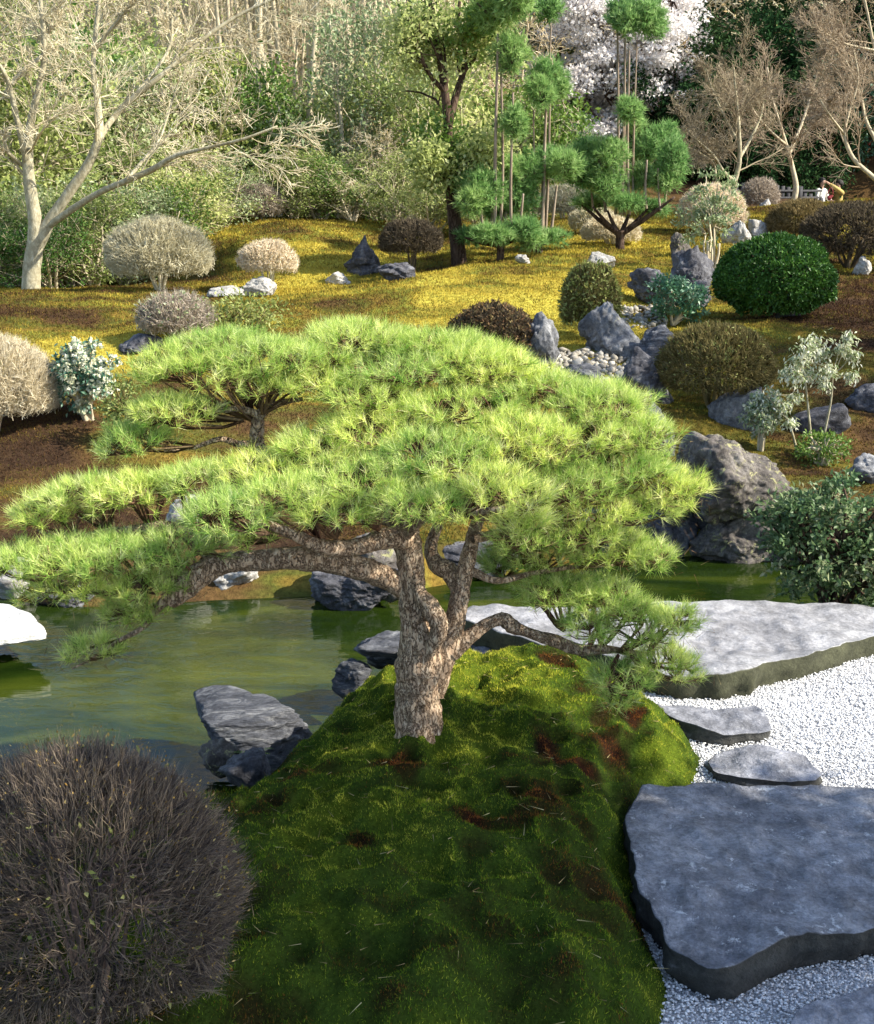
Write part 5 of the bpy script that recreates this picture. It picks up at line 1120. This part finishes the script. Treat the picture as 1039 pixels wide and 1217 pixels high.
# low fence behind the maples
def fence():
    a, b = at(868, 30.2), at(975, 31.2); a[2] += .03; root = thing('low_fence', 'low weathered grey picket fence behind the bare maples', 'fence', a); L = np.linalg.norm((b - a)[:2]); n_ = int(L / .16)
    def box(c, d, w, h, z0):
        u = nrm(np.array([d[0], d[1], 0])); v = np.array([-u[1], u[0], 0]); hl = np.linalg.norm(d[:2]) / 2
        V = [c + u * sx * hl + v * sy * w + np.array([0, 0, z0 + (h if sz else 0)]) for sz in (0, 1) for sx, sy in ((-1, -1), (1, -1), (1, 1), (-1, 1))]
        return np.array(V), np.array([[0, 1, 2, 3], [7, 6, 5, 4], [0, 4, 5, 1], [1, 5, 6, 2], [2, 6, 7, 3], [3, 7, 4, 0]])
    for i in range(n_ + 1):
        c = a + (b - a) * i / n_; c[2] = T(c[0], c[1])[0]
        g = G(); g.add(*box(c, nrm((b - a)[None])[0] * (.10 if i % 6 else .12), .02 if i % 6 else .05, .34 if i % 6 else .42, -.05)); g.build('picket' if i % 6 else 'post', M['wood_grey'], root, origin=a)
    for z in (.10, .26):
        c = (a + b) / 2 + np.array([0, -.03, 0]); c[2] = (T(a[0], a[1])[0] + T(b[0], b[1])[0]) / 2; g = G(); g.add(*box(c, b - a, .015, .05, z)); g.build('rail', M['wood_grey'], root, origin=a)
fence()

# ------------------------------------------------------------------ unseen evergreens added at the right to shade the foreground and the bank
def shade_tree(b, c0, rad, n, label):
    b = np.array(b); c0 = np.array(c0); root = thing('added_shade_tree', label, 'tree', b); g = G()
    h = c0[2]; limb(g, [b, b * .8 + np.array([c0[0], c0[1], 0]) * .2 + [0, 0, h * .3], b * .6 + np.array([c0[0], c0[1], 0]) * .4 + [0, 0, h * .62], c0 - [0, 0, .2], c0 + [0, 0, rad[2] * .6]], [.16, .13, .11, .07, .03], 40, 12, .1, 3); g.build('trunk', M['bark_dark'], root, origin=b, smooth=True)
    u = rdir(90) * (rng.random((90, 1)) ** .4); c = c0 + u * np.array(rad)
    g = G(); hier(g, [c0 - [0, 0, .2], c0 * .8 + b * .2 - [0, 0, .2]], [c[::9], c], [.07, .03, .008], sides=(6, 4)); g.build('branches', M['bark_dark'], root, origin=b)
    g = G(); foliage(g, c, np.full(90, .42 * rad[0] / 1.9), n, .085 * rad[0] / 1.9); g.build('leaves', M['leaf_green'], root, origin=b)
shade_tree([4.3, .8, 0.], [4.35, 1.75, 3.2], [2.1, .9, .7], 18000, 'unseen broad evergreen tree added beside the gravel to shade the foreground')
shade_tree([8.6, 9.6, float(T(8.6, 9.6)[0])], [8.2, 9.9, 4.6], [1.9, 2.0, 1.0], 9000, 'second unseen evergreen tree added to shade the right bank with the pieris')

# ------------------------------------------------------------------ the two visitors
def skin_body(name, nodes, edges, mat, parent, sub=2, rootn=0):
    import bmesh
    bm = bmesh.new(); lay = bm.verts.layers.skin.verify(); vs = []
    for i, (co, r) in enumerate(nodes):
        v = bm.verts.new(co); v[lay].radius = r if isinstance(r, tuple) else (r, r); v[lay].use_root = (i == rootn); vs.append(v)
    for i, j in edges: bm.edges.new((vs[i], vs[j]))
    me = bpy.data.meshes.new(name); bm.to_mesh(me); bm.free(); me.materials.append(mat)
    o = bpy.data.objects.new(name, me); COL.objects.link(o); o.parent = parent
    m1 = o.modifiers.new('skin', 'SKIN'); m1.use_smooth_shade = True; m1.branch_smoothing = .6
    m2 = o.modifiers.new('smooth', 'SUBSURF'); m2.levels = sub; m2.render_levels = sub
    return o
M['skin'] = cloth_mat('skin', (.55, .34, .24)); M['hair'] = cloth_mat('black_hair', (.02, .017, .015))
M['cloth_ochre'] = cloth_mat('ochre_jacket', (.46, .34, .10)); M['cloth_dark'] = cloth_mat('dark_trousers', (.05, .05, .06))
M['cloth_white'] = cloth_mat('white_shirt', (.74, .72, .66)); M['cloth_red'] = cloth_mat('red_bag', (.28, .03, .03)); M['metal_dark'] = cloth_mat('black_camera', (.02, .02, .02))
def person(px, Y, height, rotz, label, top_mat, low_mat, armL, armR, bag=None):
    """front faces -Y before turning; arms are (elbow, wrist) positions in metres for a 1.7 m figure"""
    b = at(px, Y); b[2] = PY(px, 214.5, Y)[2] - height if height > 1.6 else b[2]; root = thing('person', label, 'person', b); root.rotation_euler = (0, 0, rotz); root.scale = (height / 1.7,) * 3
    hip, chest, neck = (0, 0, .93), (0, .01, 1.25), (0, .0, 1.45)
    N = [(hip, (.13, .10)), ((0, .01, 1.08), (.115, .09)), (chest, (.15, .10)), ((0, .0, 1.38), (.09, .07)), (neck, .05), ((0, -.015, 1.52), .062), ((0, -.02, 1.60), (.078, .09)), ((0, -.01, 1.66), (.06, .07))]
    E = [(0, 1), (1, 2), (2, 3), (3, 4), (4, 5), (5, 6), (6, 7)]
    def chain(start, pts):
        k = start
        for p, r in pts: N.append((p, r)); E.append((k, len(N) - 1)); k = len(N) - 1
        return k
    for sx in (-1, 1):
        chain(0, [((sx * .09, 0, .86), .085), ((sx * .095, -.01, .50), .055), ((sx * .095, .02, .28), .052), ((sx * .095, .03, .08), .036), ((sx * .10, -.10, .035), .035), ((sx * .10, -.17, .025), .025)])
    for sx, (el, wr) in ((-1, armL), (1, armR)):
        w = chain(3, [((sx * .17, .01, 1.38), .052), (el, .040), (wr, .027)])
        d = nrm((np.array(wr) - np.array(el))[None])[0]; pal = np.array(wr) + d * .06
        N.append((tuple(pal), (.036, .018))); E.append((w, len(N) - 1)); pk = len(N) - 1
        sd = nrm(np.cross(d, [0, 1, .3])[None])[0]; up_ = np.cross(sd, d)
        for j, L in enumerate((.062, .072, .068, .052)):
            f0 = pal + sd * (.024 - .016 * j) + d * .03; chain(pk, [(tuple(f0), .009), (tuple(f0 + d * L * .5 + up_ * .006), .008), (tuple(f0 + d * L * .9 + up_ * .022), .006)])
        chain(pk, [(tuple(pal + sd * .036 - d * .012), .010), (tuple(pal + sd * .056 + d * .028), .008)])
    skin_body('body', N, E, M['skin'], root)
    # face
    for nm, pts, mt in (('eye', [(-.03, -.108, 1.605), (.03, -.108, 1.605)], 'hair'),):
        for q in pts: V, f = SPH[4]; g = G(); g.add(V * .010 + np.array(q), f); g.build(nm, M[mt], root, smooth=True)
    g = G(); limb(g, [(0, -.10, 1.61), (0, -.118, 1.585), (0, -.122, 1.57)], [.006, .011, .008], 10, 8); g.build('nose', M['skin'], root, smooth=True)
    g = G(); limb(g, [(-.022, -.104, 1.543), (0, -.108, 1.541), (.022, -.104, 1.543)], [.003, .005, .003], 10, 6); g.build('mouth', M['cloth_red'], root, smooth=True)
    V, f = SPH[4]; q = V * np.array([.098, .112, .105]); k = (q[:, 2] < -.01) & (q[:, 1] < .02); q = np.where(k[:, None], q * .80, q); q = np.where((q[:, 1] < -.06)[:, None] & (q[:, 2] < .05)[:, None], q * .82, q)
    g = G(); g.add(q * (1 + .04 * vnoise(q * 60, 2))[:, None] + np.array([0, .012, 1.625]), f); g.build('hair', M['hair'], root, smooth=True)
    # clothes
    A = [((0, .0, .84), (.165, .135)), ((0, .01, 1.05), (.145, .118)), ((0, .01, 1.25), (.175, .125)), ((0, .0, 1.39), (.11, .09)), ((0, .0, 1.44), (.062, .06))]; AE = [(0, 1), (1, 2), (2, 3), (3, 4)]
    for sx, (el, wr) in ((-1, armL), (1, armR)):
        k = len(A); e, w = np.array(el), np.array(wr); A += [((sx * .175, .01, 1.375), .072), (tuple(e), .055), (tuple(e * .15 + w * .85), .043)]; AE += [(3, k), (k, k + 1), (k + 1, k + 2)]
    skin_body('jacket', A, AE, M[top_mat], root)
    B = [((0, 0, .95), (.14, .115))]; BE = []
    for sx in (-1, 1): k = len(B); B += [((sx * .09, 0, .84), .10), ((sx * .097, -.01, .48), .075), ((sx * .097, .03, .10), .062)]; BE += [(0, k), (k, k + 1), (k + 1, k + 2)]
    skin_body('trousers', B, BE, M[low_mat], root)
    return root
person(991, 33.0, 1.68, R(-70), 'dark haired person in an ochre jacket raising one arm beside the camellia', 'cloth_ochre', 'cloth_dark', ((-.24, -.02, 1.12), (-.20, -.20, 1.0)), ((.26, -.26, 1.50), (.20, -.50, 1.64)))
person(972, 32.6, 1.52, R(35), 'person in white standing beside the one in the ochre jacket', 'cloth_white', 'cloth_white', ((-.24, -.04, 1.12), (-.18, -.24, 1.02)), ((.24, -.06, 1.12), (.16, -.26, 1.08)))
g = G(); bq = at(983, 32.2); V, f = rock_shape(5, 8, .5, .02); g.add(V * np.array([.075, .05, .075]) + np.array([0, 0, .98]), f)
limb(g, [(-.07, 0, 1.06), (-.03, 0, 1.2), (.03, 0, 1.2), (.07, 0, 1.06)], [.012] * 4, 14, 6)
bag = g.build('hand_bag', M['cloth_red'], origin=None, smooth=True); bag.location = bq; tag(bag, 'small dark red bag held by the person in white', 'bag')
